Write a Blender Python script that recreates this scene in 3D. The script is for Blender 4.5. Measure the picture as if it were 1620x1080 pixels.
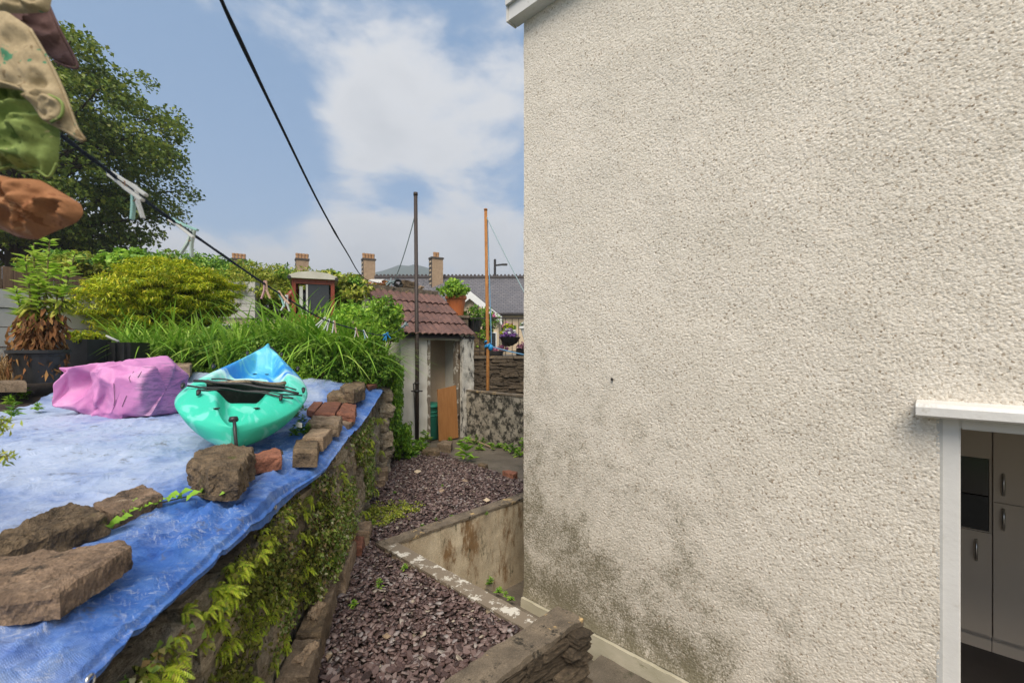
import bpy, bmesh, math, random
import numpy as np
from mathutils import Vector, Matrix, Euler, noise as mnoise
R_ = math.radians
random.seed(7); rng = np.random.default_rng(7)
scene = bpy.context.scene
for o in list(bpy.data.objects): bpy.data.objects.remove(o)
C = scene.collection

# ------------------------------------------------------------------ camera, sky, sun, exposure
TH = R_(46.0); CZ = 1.75; FPX = 720.0
F0, F1 = math.sin(TH), math.cos(TH); Q0, Q1 = math.cos(TH), -math.sin(TH)
cam = bpy.data.cameras.new('camera'); cam.sensor_width = 36; cam.lens = 16
cam.shift_y = 10/1620; cam.clip_start = .05; cam.clip_end = 4000
cam.dof.use_dof = True; cam.dof.focus_distance = 4.2; cam.dof.aperture_fstop = 4.0
camo = bpy.data.objects.new('camera', cam); C.objects.link(camo)
camo.location = (0, 0, CZ); camo.rotation_euler = (R_(90), 0, -TH)
scene.camera = camo
SUN = Vector((-.48, -.38, .80)).normalized()
sun_el = math.asin(SUN.z); sun_az = math.atan2(SUN.x, SUN.y)
sl = bpy.data.lights.new('sun', 'SUN'); sl.energy = 2.7; sl.angle = R_(42); sl.color = (1, .91, .79)
so = bpy.data.objects.new('sun', sl); C.objects.link(so); so.rotation_euler = SUN.to_track_quat('Z', 'Y').to_euler()
so.location = (-8, -2, 14)
scene.view_settings.view_transform = 'Standard'; scene.view_settings.look = 'None'
scene.view_settings.exposure = 1.05; scene.view_settings.gamma = 1
world = bpy.data.worlds.new('World'); scene.world = world; world.use_nodes = True

class NT:
    """tiny node-tree helper"""
    def __init__(s, nt): s.t = nt; nt.nodes.clear()
    def n(s, typ, ins=None, **kw):
        nd = s.t.nodes.new(typ)
        for k, v in kw.items(): setattr(nd, k, v)
        for k, v in (ins or {}).items():
            sock = nd.inputs[k]
            if hasattr(v, 'is_output'): s.t.links.new(v, sock)
            else: sock.default_value = v
        return nd
    def math(s, op, a, b=0.0, c=0.0, clamp=False):
        nd = s.n('ShaderNodeMath', {0: a, 1: b, 2: c}, operation=op); nd.use_clamp = clamp
        return nd.outputs[0]
    def ramp(s, fac, stops, interp='LINEAR'):
        nd = s.n('ShaderNodeValToRGB', {0: fac}); cr = nd.color_ramp; cr.interpolation = interp
        while len(cr.elements) < len(stops): cr.elements.new(.5)
        for e, (p, c) in zip(cr.elements, stops):
            e.position = p; e.color = (*c, 1) if not isinstance(c, (int, float)) else (c, c, c, 1)
        return nd.outputs[0]
    def mix(s, fac, a, b, blend='MIX'):
        nd = s.n('ShaderNodeMix', data_type='RGBA', blend_type=blend)
        for i, v in ((0, fac), (6, a), (7, b)):
            if hasattr(v, 'is_output'): s.t.links.new(v, nd.inputs[i])
            else: nd.inputs[i].default_value = v if i == 0 else ((*v, 1) if len(v) == 3 else v)
        return nd.outputs[2]
    def noise(s, vec, scale, detail=4, rough=.55, dist=0):
        return s.n('ShaderNodeTexNoise', {'Vector': vec, 'Scale': scale, 'Detail': detail, 'Roughness': rough, 'Distortion': dist}).outputs[0]
    def sstep(s, v, a, b):
        return s.n('ShaderNodeMapRange', {0: v, 1: a, 2: b, 3: 0.0, 4: 1.0}, interpolation_type='SMOOTHSTEP').outputs[0]

w = NT(world.node_tree)
sky = w.n('ShaderNodeTexSky', sky_type='NISHITA'); sky.sun_disc = False
sky.sun_elevation = sun_el; sky.sun_rotation = sun_az; sky.air_density = 1.0; sky.dust_density = .6; sky.ozone_density = 1.3
gen = w.n('ShaderNodeTexCoord').outputs['Generated']
sep = w.n('ShaderNodeSeparateXYZ', {0: gen})
el = w.math('ABSOLUTE', sep.outputs[2])
stretch = w.n('ShaderNodeMapping', {'Vector': gen, 'Scale': (1, 1, 1.9), 'Location': (.37, .11, .0)}).outputs[0]
n1 = w.noise(stretch, 2.6, 9, .56, .3)
n2 = w.noise(stretch, 9.0, 6, .6)
def skydir(px, py):
    a = (px-810)/FPX; b = (550-py)/FPX
    return Vector((F0+a*Q0, F1+a*Q1, b)).normalized()
bias = None
for (px, py, rad, amt) in ((610, 110, .13, .14), (740, 130, .14, .14), (800, 215, .14, .14), (570, 210, .09, .13), (560, 370, .12, .10), (760, 370, .13, .14), (430, 25, .10, .05), (670, 230, .09, .10), (590, 110, .07, .08), (820, 60, .10, .10), (250, 120, .24, -.16), (430, 270, .12, -.10), (650, 290, .07, -.06)):
    dv = skydir(px, py)
    dist = w.n('ShaderNodeVectorMath', {0: gen, 1: tuple(dv)}, operation='DISTANCE').outputs['Value']
    g = w.math('MULTIPLY', w.sstep(dist, rad*1.35, rad*.25), amt)
    bias = g if bias is None else w.math('ADD', bias, g)
low = w.math('MULTIPLY', w.sstep(el, .33, .14), .25)            # cloud bank low down, all round the horizon
dens = w.math('ADD', w.math('ADD', n1, bias), low)
dens = w.math('ADD', dens, w.math('MULTIPLY', w.math('SUBTRACT', n2, .5), .30))
cov = w.math('MULTIPLY', w.sstep(dens, .515, .74), .95)
thick = w.sstep(dens, .62, .98)
ccol = w.mix(thick, (.47, .475, .485), (.385, .395, .41))
ccol = w.mix(w.sstep(el, .20, .02), ccol, (.44, .455, .47))
cl = w.n('ShaderNodeMix', data_type='RGBA')
skyc = w.n('ShaderNodeVectorMath', {0: sky.outputs[0], 'Scale': .082}, operation='SCALE').outputs[0]
skyb = w.mix(.5, skyc, (.145, .265, .43))
final = w.mix(cov, skyb, ccol)
bg = w.n('ShaderNodeBackground', {'Color': final, 'Strength': .86})
w.n('ShaderNodeOutputWorld', {0: bg.outputs[0]})

# ------------------------------------------------------------------ helpers
def P(px, py, d):
    a = (px-810)/FPX; b = (550-py)/FPX
    return Vector((d*(F0+a*Q0), d*(F1+a*Q1), CZ+b*d))
def Pz(px, py, z):
    return P(px, py, (z-CZ)/((550-py)/FPX))
AX, AY = 1.12, 2.78; T0, T1 = .585, .811; N0, N1 = -.811, .585
def SW(s, w_, z=0.0): return Vector((AX+s*T0+w_*N0, AY+s*T1+w_*N1, z))
def toSW(p): return ((p[0]-AX)*T0+(p[1]-AY)*T1, (p[0]-AX)*N0+(p[1]-AY)*N1)
def sm(a, b, x):
    t = np.clip((x-a)/(b-a), 0, 1); return t*t*(3-2*t)

def hsh(ix, iy, iz, seed):
    h = (ix*374761393 + iy*668265263 + iz*1274126177 + seed*974634777) & 0xffffffff
    h = ((h ^ (h >> 13))*1274126177) & 0xffffffff
    h = ((h ^ (h >> 16))*2246822519) & 0xffffffff
    return ((h ^ (h >> 15)) & 0xffffff)/float(0xffffff)
def vn(x, y, z=0.0, seed=0):
    x, y, z = np.broadcast_arrays(np.asarray(x, float), np.asarray(y, float), np.asarray(z, float))
    ix, iy, iz = (np.floor(v).astype(np.int64) for v in (x, y, z))
    fx, fy, fz = x-ix, y-iy, z-iz
    fx, fy, fz = (f*f*(3-2*f) for f in (fx, fy, fz)); r = 0
    for dx in (0, 1):
        for dy in (0, 1):
            for dz in (0, 1):
                r = r + hsh(ix+dx, iy+dy, iz+dz, seed)*np.where(dx, fx, 1-fx)*np.where(dy, fy, 1-fy)*np.where(dz, fz, 1-fz)
    return r*2-1
def fbm(x, y, z=0.0, seed=0, o=4, g=.5):
    r = 0; a = 1
    for i in range(o):
        r = r+a*vn(np.asarray(x)*2**i, np.asarray(y)*2**i, np.asarray(z)*2**i, seed+i); a *= g
    return r

BASE = {}
def obj(name, V, F, m, parent=None, base=None, smooth=False, kind=None):
    """ONE mesh object from world-space verts; its origin is the thing's base"""
    V = np.asarray(V, float).reshape(-1, 3)
    if parent is not None: b = BASE[parent.name]
    elif base is not None: b = Vector(base)
    else: b = Vector(((V[:, 0].min()+V[:, 0].max())/2, (V[:, 1].min()+V[:, 1].max())/2, V[:, 2].min()))
    V = V-np.array(b)
    me = bpy.data.meshes.new(name)
    if isinstance(F, np.ndarray):
        k = F.shape[1]; me.vertices.add(len(V)); me.vertices.foreach_set('co', V.ravel())
        me.loops.add(F.size); me.loops.foreach_set('vertex_index', F.ravel().astype(np.int32))
        me.polygons.add(len(F)); me.polygons.foreach_set('loop_start', np.arange(0, F.size, k, dtype=np.int32))
        me.update(calc_edges=True)
    else:
        me.from_pydata(V.tolist(), [], F); me.update()
    if smooth: me.polygons.foreach_set('use_smooth', np.ones(len(me.polygons), bool))
    if m: me.materials.append(m)
    o = bpy.data.objects.new(name, me); C.objects.link(o)
    if parent is not None: o.parent = parent
    else: o.location = b
    if kind: o['kind'] = kind
    BASE[o.name] = b
    return o
def tag(o, label, cat, group=None):
    o['label'] = label; o['category'] = cat
    if group: o['group'] = group
    return o
def thing(name, label, cat, loc, group=None, rotz=0):
    o = bpy.data.objects.new(name, None); C.objects.link(o); o.location = loc; o.rotation_euler = (0, 0, rotz)
    o.empty_display_size = .1
    BASE[o.name] = Vector(loc); return tag(o, label, cat, group)
def struct(o): o['kind'] = 'structure'; return o
def inst(o_mesh, name, parent, loc, rot=(0, 0, 0), scale=(1, 1, 1)):
    """a part that shares mesh data; loc in world space, parent unrotated"""
    o = bpy.data.objects.new(name, o_mesh); C.objects.link(o)
    o.parent = parent; b = BASE[parent.name] if parent else Vector((0, 0, 0))
    o.location = Vector(loc)-b; o.rotation_euler = rot; o.scale = scale; BASE[o.name] = b
    return o
def copy_tree(o, parent=None):
    c = o.copy(); C.objects.link(c); c.parent = parent; BASE[c.name] = BASE[o.name]
    for ch in list(o.children): copy_tree(ch, c)
    return c

class MB:
    def __init__(s): s.v = []; s.f = []
    def add(s, V, F):
        n = len(s.v); s.v += [tuple(p) for p in V]; s.f += [tuple(i+n for i in f) for f in F]; return s
    def box(s, c, size, rz=0, rx=0, ry=0):
        m = Euler((rx, ry, rz)).to_matrix(); c = Vector(c); hx, hy, hz = (k/2 for k in size)
        V = [c+m@Vector((x*hx, y*hy, z*hz)) for z in (-1, 1) for y in (-1, 1) for x in (-1, 1)]
        return s.add(V, [(0, 2, 3, 1), (4, 5, 7, 6), (0, 1, 5, 4), (2, 6, 7, 3), (0, 4, 6, 2), (1, 3, 7, 5)])
    def bx(s, x0, x1, y0, y1, z0, z1): return s.box(((x0+x1)/2, (y0+y1)/2, (z0+z1)/2), (x1-x0, y1-y0, z1-z0))
    def quadprism(s, pts, z0, z1):
        n = len(pts); V = [(p[0], p[1], z0) for p in pts]+[(p[0], p[1], z1) for p in pts]
        return s.add(V, [tuple(range(n-1, -1, -1)), tuple(range(n, 2*n))]+[(i, (i+1) % n, n+(i+1) % n, n+i) for i in range(n)])
    def tube(s, pts, r, n=8, cap=True):
        pts = [Vector(p) for p in pts]; k = len(pts); rs = r if hasattr(r, '__len__') else [r]*k
        V = []; u = None
        for i, p in enumerate(pts):
            t = (pts[min(i+1, k-1)]-pts[max(i-1, 0)]).normalized()
            if u is None: u = t.orthogonal().normalized()
            u = (u-t*u.dot(t)); u = u.normalized() if u.length > 1e-6 else t.orthogonal().normalized()
            v = t.cross(u)
            V += [p+(u*math.cos(2*math.pi*j/n)+v*math.sin(2*math.pi*j/n))*rs[i] for j in range(n)]
        F = [(i*n+j, i*n+(j+1) % n, (i+1)*n+(j+1) % n, (i+1)*n+j) for i in range(k-1) for j in range(n)]
        if cap: F += [tuple(range(n-1, -1, -1)), tuple((k-1)*n+j for j in range(n))]
        return s.add(V, F)
    def lathe(s, c, prof, n=20, cap=True):
        c = Vector(c)
        V = [c+Vector((r*math.cos(2*math.pi*j/n), r*math.sin(2*math.pi*j/n), z)) for r, z in prof for j in range(n)]
        k = len(prof)
        F = [(i*n+j, i*n+(j+1) % n, (i+1)*n+(j+1) % n, (i+1)*n+j) for i in range(k-1) for j in range(n)]
        if cap: F += [tuple(range(n-1, -1, -1)), tuple((k-1)*n+j for j in range(n))]
        return s.add(V, F)
    def build(s, name, m, parent=None, base=None, smooth=False, kind=None): return obj(name, s.v, s.f, m, parent, base, smooth, kind)

def sag(p0, p1, k, n=16):
    p0, p1 = Vector(p0), Vector(p1)
    return [p0.lerp(p1, i/n)-Vector((0, 0, k*4*(i/n)*(1-i/n))) for i in range(n+1)]

# ------------------------------------------------------------------ materials
def newmat(name):
    m = bpy.data.materials.new(name); m.use_nodes = True; return m, NT(m.node_tree)
def finish(t, col, rough=.8, nrm=None, spec=.3, metal=0., extra=None):
    ins = {'Base Color': col if hasattr(col, 'is_output') else (*col, 1), 'Roughness': rough, 'Specular IOR Level': spec, 'Metallic': metal}
    if nrm is not None: ins['Normal'] = nrm
    b = t.n('ShaderNodeBsdfPrincipled', ins); out = b.outputs[0]
    if extra: out = extra(out)
    t.n('ShaderNodeOutputMaterial', {0: out}); return b
def mat(name, c1, c2=None, scale=6, rough=.8, bump=0., bscale=40, rand=0., spec=.25, stain=None, stain2=None, metal=0., squash=(1, 1, 1), bdist=.01):
    m, t = newmat(name); tc = t.n('ShaderNodeTexCoord').outputs['Object']
    vec = t.n('ShaderNodeMapping', {'Vector': tc, 'Scale': squash}).outputs[0]
    if rand:
        oi = t.n('ShaderNodeObjectInfo').outputs['Random']
        vec = t.n('ShaderNodeVectorMath', {0: vec, 1: (7.3, 3.1, 5.7)}, operation='ADD').outputs[0]
        comb = t.n('ShaderNodeCombineXYZ', {0: t.math('MULTIPLY', oi, 37.0), 1: t.math('MULTIPLY', oi, 11.0), 2: 0.0}).outputs[0]
        vec = t.n('ShaderNodeVectorMath', {0: vec, 1: comb}, operation='ADD').outputs[0]
    n = t.noise(vec, scale, 7, .62)
    c2 = c2 or tuple(k*.75 for k in c1)
    col = t.ramp(n, [(.3, c2), (.7, c1)])
    for st in (stain, stain2):
        if st:
            sn = t.noise(vec, st[1]*1.7, 11, .74, .15)
            col = t.mix(t.sstep(sn, st[2], st[2]+st[3] if len(st) > 3 else st[2]+.1), col, st[0])
    if rand:
        col = t.n('ShaderNodeHueSaturation', {'Hue': .5, 'Saturation': 1.0, 'Value': t.math('ADD', t.math('MULTIPLY', oi, 2*rand), 1-rand), 'Color': col}).outputs[0]
    if bump >= .45:
        col = t.mix(.75, col, t.ramp(t.noise(vec, 130, 4, .7), [(.30, .45), (.52, 1.0), (.70, 1.5)]), 'MULTIPLY')
    nrm = None
    if bump:
        h = t.noise(vec, bscale, 6, .65)
        nrm = t.n('ShaderNodeBump', {'Strength': bump, 'Distance': bdist, 'Height': h}).outputs[0]
    finish(t, col, rough, nrm, spec, metal)
    return m
def leafmat(name, stops, rough=.45, trans=.3, spec=.35):
    m, t = newmat(name)
    r = t.n('ShaderNodeNewGeometry').outputs['Random Per Island']
    k = len(stops)
    col = t.ramp(r, [(i/(k-1) if k > 1 else 0, tuple(min(.8, x*1.45) for x in c)) for i, c in enumerate(stops)])
    tc = t.n('ShaderNodeTexCoord').outputs['Object']
    v = t.noise(tc, 2.2, 3)
    col = t.mix(.55, col, t.ramp(v, [(.3, (.6, .6, .6)), (.72, (1.3, 1.3, 1.2))]), 'MULTIPLY')
    def ex(o):
        tr = t.n('ShaderNodeBsdfTranslucent', {'Color': col}).outputs[0]
        return t.n('ShaderNodeMixShader', {0: trans, 1: o, 2: tr}).outputs[0]
    finish(t, col, rough, None, spec, 0, ex); return m

# pebbledash render with mould that has its own shape, thickest along the foot of the wall
m_dash, t = newmat('pebbledash'); tc = t.n('ShaderNodeTexCoord').outputs['Object']
vor = t.n('ShaderNodeTexVoronoi', {'Vector': tc, 'Scale': 95.0, 'Randomness': 1.0})
pc = t.n('ShaderNodeSeparateColor', {0: vor.outputs['Color']}).outputs[0]
big = t.noise(tc, 1.1, 5)
col = t.ramp(pc, [(0, (.30, .24, .175)), (.03, (.42, .355, .28)), (.08, (.575, .52, .435)), (.6, (.67, .615, .525)), (1, (.76, .71, .625))])
col = t.mix(.5, col, t.ramp(big, [(.35, (.86, .84, .80)), (.65, (1.04, 1.02, 1.0))]), 'MULTIPLY')
sx = t.n('ShaderNodeSeparateXYZ', {0: tc}); yy = sx.outputs[1]; zz = sx.outputs[2]
mid = t.noise(tc, 2.1, 11, .74, .3); fine = t.noise(tc, 55, 4, .7)
# mould score: falls with height and away from the corner
sc = t.math('ADD', t.math('MULTIPLY', mid, 1.75), t.math('MULTIPLY', fine, .35))
sc = t.math('ADD', sc, t.math('MULTIPLY', pc, .42))
sc = t.math('SUBTRACT', sc, t.math('MULTIPLY', zz, .22)); sc = t.math('ADD', sc, t.math('MULTIPLY', yy, .14))
sc = t.math('ADD', sc, t.math('MULTIPLY', t.sstep(zz, .60, .10), .14))
mould = t.math('MULTIPLY', t.sstep(sc, .69, 1.32), .92)
sp = t.math('MULTIPLY', t.sstep(t.noise(tc, 38, 3, .7), .66, .78), .22)
col = t.mix(t.math('MAXIMUM', mould, sp), col, (.13, .112, .062))
h = t.math('ADD', t.math('MULTIPLY', vor.outputs['Distance'], -1.0), t.math('MULTIPLY', fine, .4))
nrm = t.n('ShaderNodeBump', {'Strength': .45, 'Distance': .005, 'Height': h}).outputs[0]
finish(t, col, .85, nrm, .25)

# woven blue tarpaulin, worn pale
m_tarp, t = newmat('tarpaulin'); tc = t.n('ShaderNodeTexCoord').outputs['Object']
n1_ = t.noise(tc, 1.5, 9, .68, .3)
cr_ = t.noise(tc, 7.0, 9, .70, .8)
wv1 = t.n('ShaderNodeTexWave', {'Vector': t.n('ShaderNodeMapping', {'Vector': tc, 'Rotation': (0, 0, R_(54))}).outputs[0], 'Scale': 75.0, 'Distortion': 2.0, 'Detail': 3.0}).outputs[1]
wv2 = t.n('ShaderNodeTexWave', {'Vector': t.n('ShaderNodeMapping', {'Vector': tc, 'Rotation': (0, 0, R_(-36))}).outputs[0], 'Scale': 75.0, 'Distortion': 2.0, 'Detail': 3.0}).outputs[1]
weave = t.math('MULTIPLY', wv1, wv2)
sx = t.n('ShaderNodeSeparateXYZ', {0: tc})
ws = t.math('ADD', t.math('MULTIPLY', sx.outputs[0], N0), t.math('MULTIPLY', sx.outputs[1], N1))   # across the bed
col = t.ramp(cr_, [(.28, (.022, .080, .33)), (.50, (.050, .155, .48)), (.74, (.13, .27, .60))])
wear = t.math('ADD', t.math('ADD', t.math('MULTIPLY', n1_, .9), t.math('MULTIPLY', cr_, .25)), t.math('MULTIPLY', t.sstep(ws, -.55, .25), .26))
pale = t.mix(t.noise(tc, 24, 6, .7), (.33, .42, .62), (.60, .65, .75))
col = t.mix(t.math('MULTIPLY', t.sstep(wear, .52, .90), .92), col, pale)
scr = t.noise(t.n('ShaderNodeMapping', {'Vector': tc, 'Rotation': (0, 0, R_(-36)), 'Scale': (24, 120, 24)}).outputs[0], 1.0, 5, .78)
scr2 = t.noise(t.n('ShaderNodeMapping', {'Vector': tc, 'Rotation': (0, 0, R_(-36)), 'Scale': (120, 24, 24)}).outputs[0], 1.0, 5, .78)
sf = t.math('MULTIPLY', t.math('MAXIMUM', t.sstep(scr, .55, .62), t.sstep(scr2, .56, .63)), t.sstep(t.noise(tc, 3.4, 6, .65), .40, .56))
col = t.mix(t.math('MULTIPLY', sf, .5), col, (.60, .64, .73))
drt = t.noise(tc, 8, 11, .78)
col = t.mix(t.math('MULTIPLY', t.sstep(drt, .57, .64), .65), col, (.115, .11, .10))
col = t.mix(.35, col, t.ramp(weave, [(.0, .62), (.8, 1.25)]), 'MULTIPLY')
hh = t.math('ADD', t.math('MULTIPLY', cr_, 2.0), t.math('MULTIPLY', weave, .22))
hh = t.math('ADD', hh, t.math('MULTIPLY', t.math('ABSOLUTE', t.math('SUBTRACT', t.noise(tc, 13, 6, .6, 1.2), .5)), -3.0))
nrm = t.n('ShaderNodeBump', {'Strength': .5, 'Distance': .011, 'Height': hh}).outputs[0]
finish(t, col, .48, nrm, .4)

# slate chips
m_slate, t = newmat('plum_slate'); r = t.n('ShaderNodeNewGeometry').outputs['Random Per Island']
oi = t.n('ShaderNodeObjectInfo').outputs['Random']; rr = t.math('FRACT', t.math('ADD', r, oi))
col = t.ramp(rr, [(0, (.040, .026, .023)), (.3, (.092, .055, .048)), (.6, (.145, .092, .080)), (.85, (.22, .16, .14)), (.96, (.27, .235, .22)), (1, (.34, .28, .20))])
tc = t.n('ShaderNodeTexCoord').outputs['Object']
nrm = t.n('ShaderNodeBump', {'Strength': .4, 'Distance': .004, 'Height': t.noise(tc, 90, 4)}).outputs[0]
finish(t, col, .5, nrm, .4)
m_soil = mat('dark_soil', (.075, .055, .042), (.03, .023, .018), 9, .95, .9, 60)
m_ground = mat('rough_grass', (.10, .13, .045), (.055, .075, .025), .8, .95, .5, 20)
m_conc = mat('wet_concrete', (.17, .14, .105), (.09, .075, .055), 3.5, .75, .5, 60, stain=((.05, .05, .028), 3, .55, .14))
m_pitwall = mat('stained_render', (.55, .46, .32), (.36, .28, .18), 2.5, .85, .5, 30, stain=((.20, .12, .055), 1.7, .50, .14), stain2=((.06, .06, .028), 2.2, .56, .12), squash=(2.2, 2.2, .7))
m_white_flake = mat('flaking_white_paint', (.62, .58, .50), (.50, .46, .38), 6, .8, .4, 50, stain=((.20, .16, .115), 5, .44, .03))
m_cap = mat('concrete_cap', (.23, .18, .125), (.10, .08, .058), 7, .85, .8, 60, stain=((.46, .32, .15), 3, .57, .05), stain2=((.035, .03, .022), 4, .54, .08))
m_plinth = mat('plinth_render', (.50, .45, .34), (.36, .33, .23), 3, .85, .4, 50, stain=((.12, .12, .055), 3, .58, .16), squash=(1, 1, 2))
m_upvc = mat('white_upvc', (.68, .66, .62), (.61, .59, .55), 2, .35, spec=.5, stain=((.44, .40, .33), 4, .58, .14), bump=.2, bscale=30)
m_darkstone = mat('dark_wet_stone', (.17, .125, .08), (.045, .035, .025), 7, .72, 1.0, 28, rand=.35, stain=((.24, .18, .11), 6, .62, .08), stain2=((.055, .065, .02), 5, .60, .1), bdist=.02)
m_rubble = mat('rubble_stone', (.52, .42, .29), (.20, .155, .10), 11, .85, 1.0, 30, rand=.35, stain=((.06, .055, .04), 5, .56, .1), stain2=((.10, .115, .03), 4, .60, .12), bdist=.02)
m_block = mat('weathered_block', (.30, .22, .145), (.12, .085, .055), 13, .88, 1.0, 70, rand=.22, stain=((.07, .058, .04), 6, .58, .12), stain2=((.12, .12, .04), 5, .66, .08), bdist=.012)
m_blackblock = mat('mossy_dark_block', (.22, .155, .092), (.055, .04, .026), 13, .9, 1.0, 55, rand=.2, stain=((.10, .105, .03), 5, .58, .1), bdist=.015)
m_sandslab = mat('buff_stone_slab', (.43, .31, .20), (.19, .13, .08), 11, .88, 1.0, 60, rand=.1, stain=((.10, .08, .06), 5, .57, .14), bdist=.012)
m_slab = mat('brown_stone_slab', (.33, .225, .145), (.12, .08, .052), 14, .85, 1.0, 75, rand=.1, stain=((.055, .042, .03), 5, .52, .12), stain2=((.42, .32, .22), 6, .60, .08), bdist=.01)
m_brick = mat('red_brick', (.30, .125, .075), (.13, .055, .035), 14, .85, .9, 80, rand=.25, stain=((.09, .055, .04), 7, .60, .1))
m_tile = mat('plum_roof_tile', (.20, .108, .085), (.105, .060, .052), 10, .7, .5, 60, rand=.18, stain=((.30, .22, .17), 9, .66, .1), stain2=((.06, .05, .045), 5, .60, .12))
m_shedwhite = mat('old_white_render', (.70, .66, .57), (.60, .555, .46), 4, .85, .3, 30, stain=((.36, .30, .20), 2.6, .60, .18), stain2=((.13, .11, .08), 9, .70, .04), squash=(1.6, 1.6, .6))
m_pier = mat('black_blotched_render', (.62, .59, .52), (.48, .45, .38), 5, .85, .5, 30, stain=((.035, .033, .03), 2.6, .49, .12), squash=(1.8, 1.8, .7))
m_boundary = mat('lichen_black_render', (.40, .36, .29), (.24, .21, .16), 5, .88, .8, 35, stain=((.035, .032, .025), 4.2, .44, .14), stain2=((.09, .10, .03), 4, .62, .12))
m_beige = mat('beige_plaster', (.55, .43, .30), (.46, .35, .24), 4, .85, .2, 30)
m_ply = mat('orange_plywood', (.36, .165, .055), (.27, .115, .035), 4, .6, .2, 30, squash=(6, 6, .6), stain=((.15, .06, .03), 3, .66, .1))
m_greenbin = mat('green_plastic', (.025, .20, .13), (.018, .15, .10), 4, .45, spec=.4)
m_polebrown = mat('dark_brown_steel', (.055, .035, .025), (.022, .016, .013), 14, .55, .4, 40, spec=.4, stain=((.16, .07, .03), 9, .64, .06), squash=(3, 3, .8))
m_polerust = mat('rusty_steel', (.46, .21, .055), (.26, .10, .03), 10, .75, .6, 50, stain=((.55, .38, .20), 8, .60, .06), stain2=((.07, .04, .025), 7, .62, .08), squash=(3, 3, .8))
m_rope = mat('dark_blue_rope', (.035, .05, .075), (.015, .02, .03), 60, .8, .8, 200)
m_ropeblack = mat('black_rope', (.02, .022, .024), (.008, .009, .01), 60, .8, .8, 200)
m_ropeblue = mat('pale_blue_rope', (.20, .40, .56), (.10, .25, .42), 60, .7)
m_ropegrey = mat('grey_green_rope', (.33, .42, .43), (.2, .27, .28), 60, .7)
m_bluebag = mat('bright_blue_twine', (.03, .30, .62), (.02, .18, .42), 20, .5)
m_black = mat('black_plastic', (.030, .029, .028), (.016, .016, .015), 8, .45, spec=.45, stain=((.07, .06, .05), 9, .66, .1))
m_blackfab = mat('black_fabric', (.022, .022, .020), (.010, .010, .009), 30, .9, .5, 150, stain=((.085, .07, .055), 14, .62, .06))
m_iron = mat('black_iron', (.018, .016, .015), (.03, .02, .015), 8, .5, spec=.45)
m_terra = mat('terracotta_plastic', (.52, .155, .045), (.42, .115, .035), 3, .5, spec=.35)
m_whitepl = mat('white_plastic', (.76, .76, .74), (.68, .68, .66), 4, .4, spec=.4)
m_slateroof, t = newmat('slate_roof'); tc = t.n('ShaderNodeTexCoord').outputs['Object']
br = t.n('ShaderNodeTexBrick', {'Vector': t.n('ShaderNodeMapping', {'Vector': t.n('ShaderNodeTexCoord').outputs['UV']}).outputs[0], 'Color1': (.155, .145, .15, 1), 'Color2': (.115, .11, .118, 1), 'Mortar': (.045, .045, .05, 1), 'Scale': 1.0, 'Mortar Size': .018, 'Brick Width': .34, 'Row Height': .22}, offset=.5)
col = t.mix(.5, br.outputs[0], t.ramp(t.noise(tc, .9, 6), [(.3, (.75, .75, .75)), (.7, (1.2, 1.17, 1.12))]), 'MULTIPLY')
nrm = t.n('ShaderNodeBump', {'Strength': .6, 'Distance': .02, 'Height': br.outputs['Fac']}); nrm.invert = True
finish(t, col, .55, nrm.outputs[0], .35)
m_ridge = mat('ridge_tile', (.10, .085, .08), (.06, .05, .05), 5, .8)
m_buffbrick = mat('buff_brick', (.42, .30, .19), (.28, .19, .12), 7, .85, .5, 20)
m_quoin = mat('dark_brick', (.10, .085, .07), (.06, .05, .045), 7, .85)
m_pot = mat('chimney_clay', (.44, .25, .12), (.33, .18, .09), 5, .8)
m_cream = mat('cream_render', (.58, .46, .32), (.52, .41, .28), 2, .85)
m_fence = mat('brown_fence_board', (.20, .125, .075), (.11, .068, .042), 5, .85, .5, 30, rand=.2, squash=(6, 6, .5))
m_greywall = mat('pale_grey_paint', (.52, .51, .48), (.45, .44, .41), 2.5, .8, .3, 25, stain=((.33, .31, .27), 2, .60, .2))
m_hill = mat('wooded_hill', (.06, .085, .05), (.045, .06, .04), .02, .95)
m_bark = mat('bark', (.11, .085, .06), (.055, .042, .03), 5, .9, .8, 20, squash=(3, 3, .6))
m_stem = mat('plant_stem', (.16, .13, .05), (.09, .07, .03), 8, .8)
m_redcab = mat('orange_red_paint', (.30, .05, .018), (.16, .032, .015), 4, .45, spec=.45, stain=((.20, .10, .06), 5, .62, .1))
m_paletop = mat('pale_cab_roof', (.56, .53, .46), (.42, .40, .33), 5, .7, stain=((.28, .27, .18), 4, .60, .1))
m_glassdark, t = newmat('dark_glass'); finish(t, (.025, .028, .03), .12, None, .6)
m_cab = mat('cream_cupboard', (.62, .52, .41), (.60, .50, .39), 2, .45, spec=.4)
m_chrome = mat('satin_steel', (.6, .58, .55), (.55, .53, .5), 3, .3, metal=1.0)
m_floor = mat('dark_floor', (.06, .05, .045), (.045, .038, .034), 5, .5)
m_inwall = mat('kitchen_wall', (.72, .66, .58), (.70, .64, .56), 2, .8)
m_pink, t = newmat('pink_woven_bag'); tc = t.n('ShaderNodeTexCoord').outputs['Object']
n = t.noise(tc, 4, 6); col = t.ramp(n, [(.3, (.50, .17, .38)), (.7, (.62, .27, .50))])
fade = t.noise(tc, 2.3, 5, .6, .5); col = t.mix(t.math('MULTIPLY', t.sstep(fade, .5, .7), .6), col, (.68, .42, .58))
sx = t.n('ShaderNodeSeparateXYZ', {0: tc})
rt = t.math('ADD', t.math('MULTIPLY', sx.outputs[0], Q0), t.math('MULTIPLY', sx.outputs[1], Q1))
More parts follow.
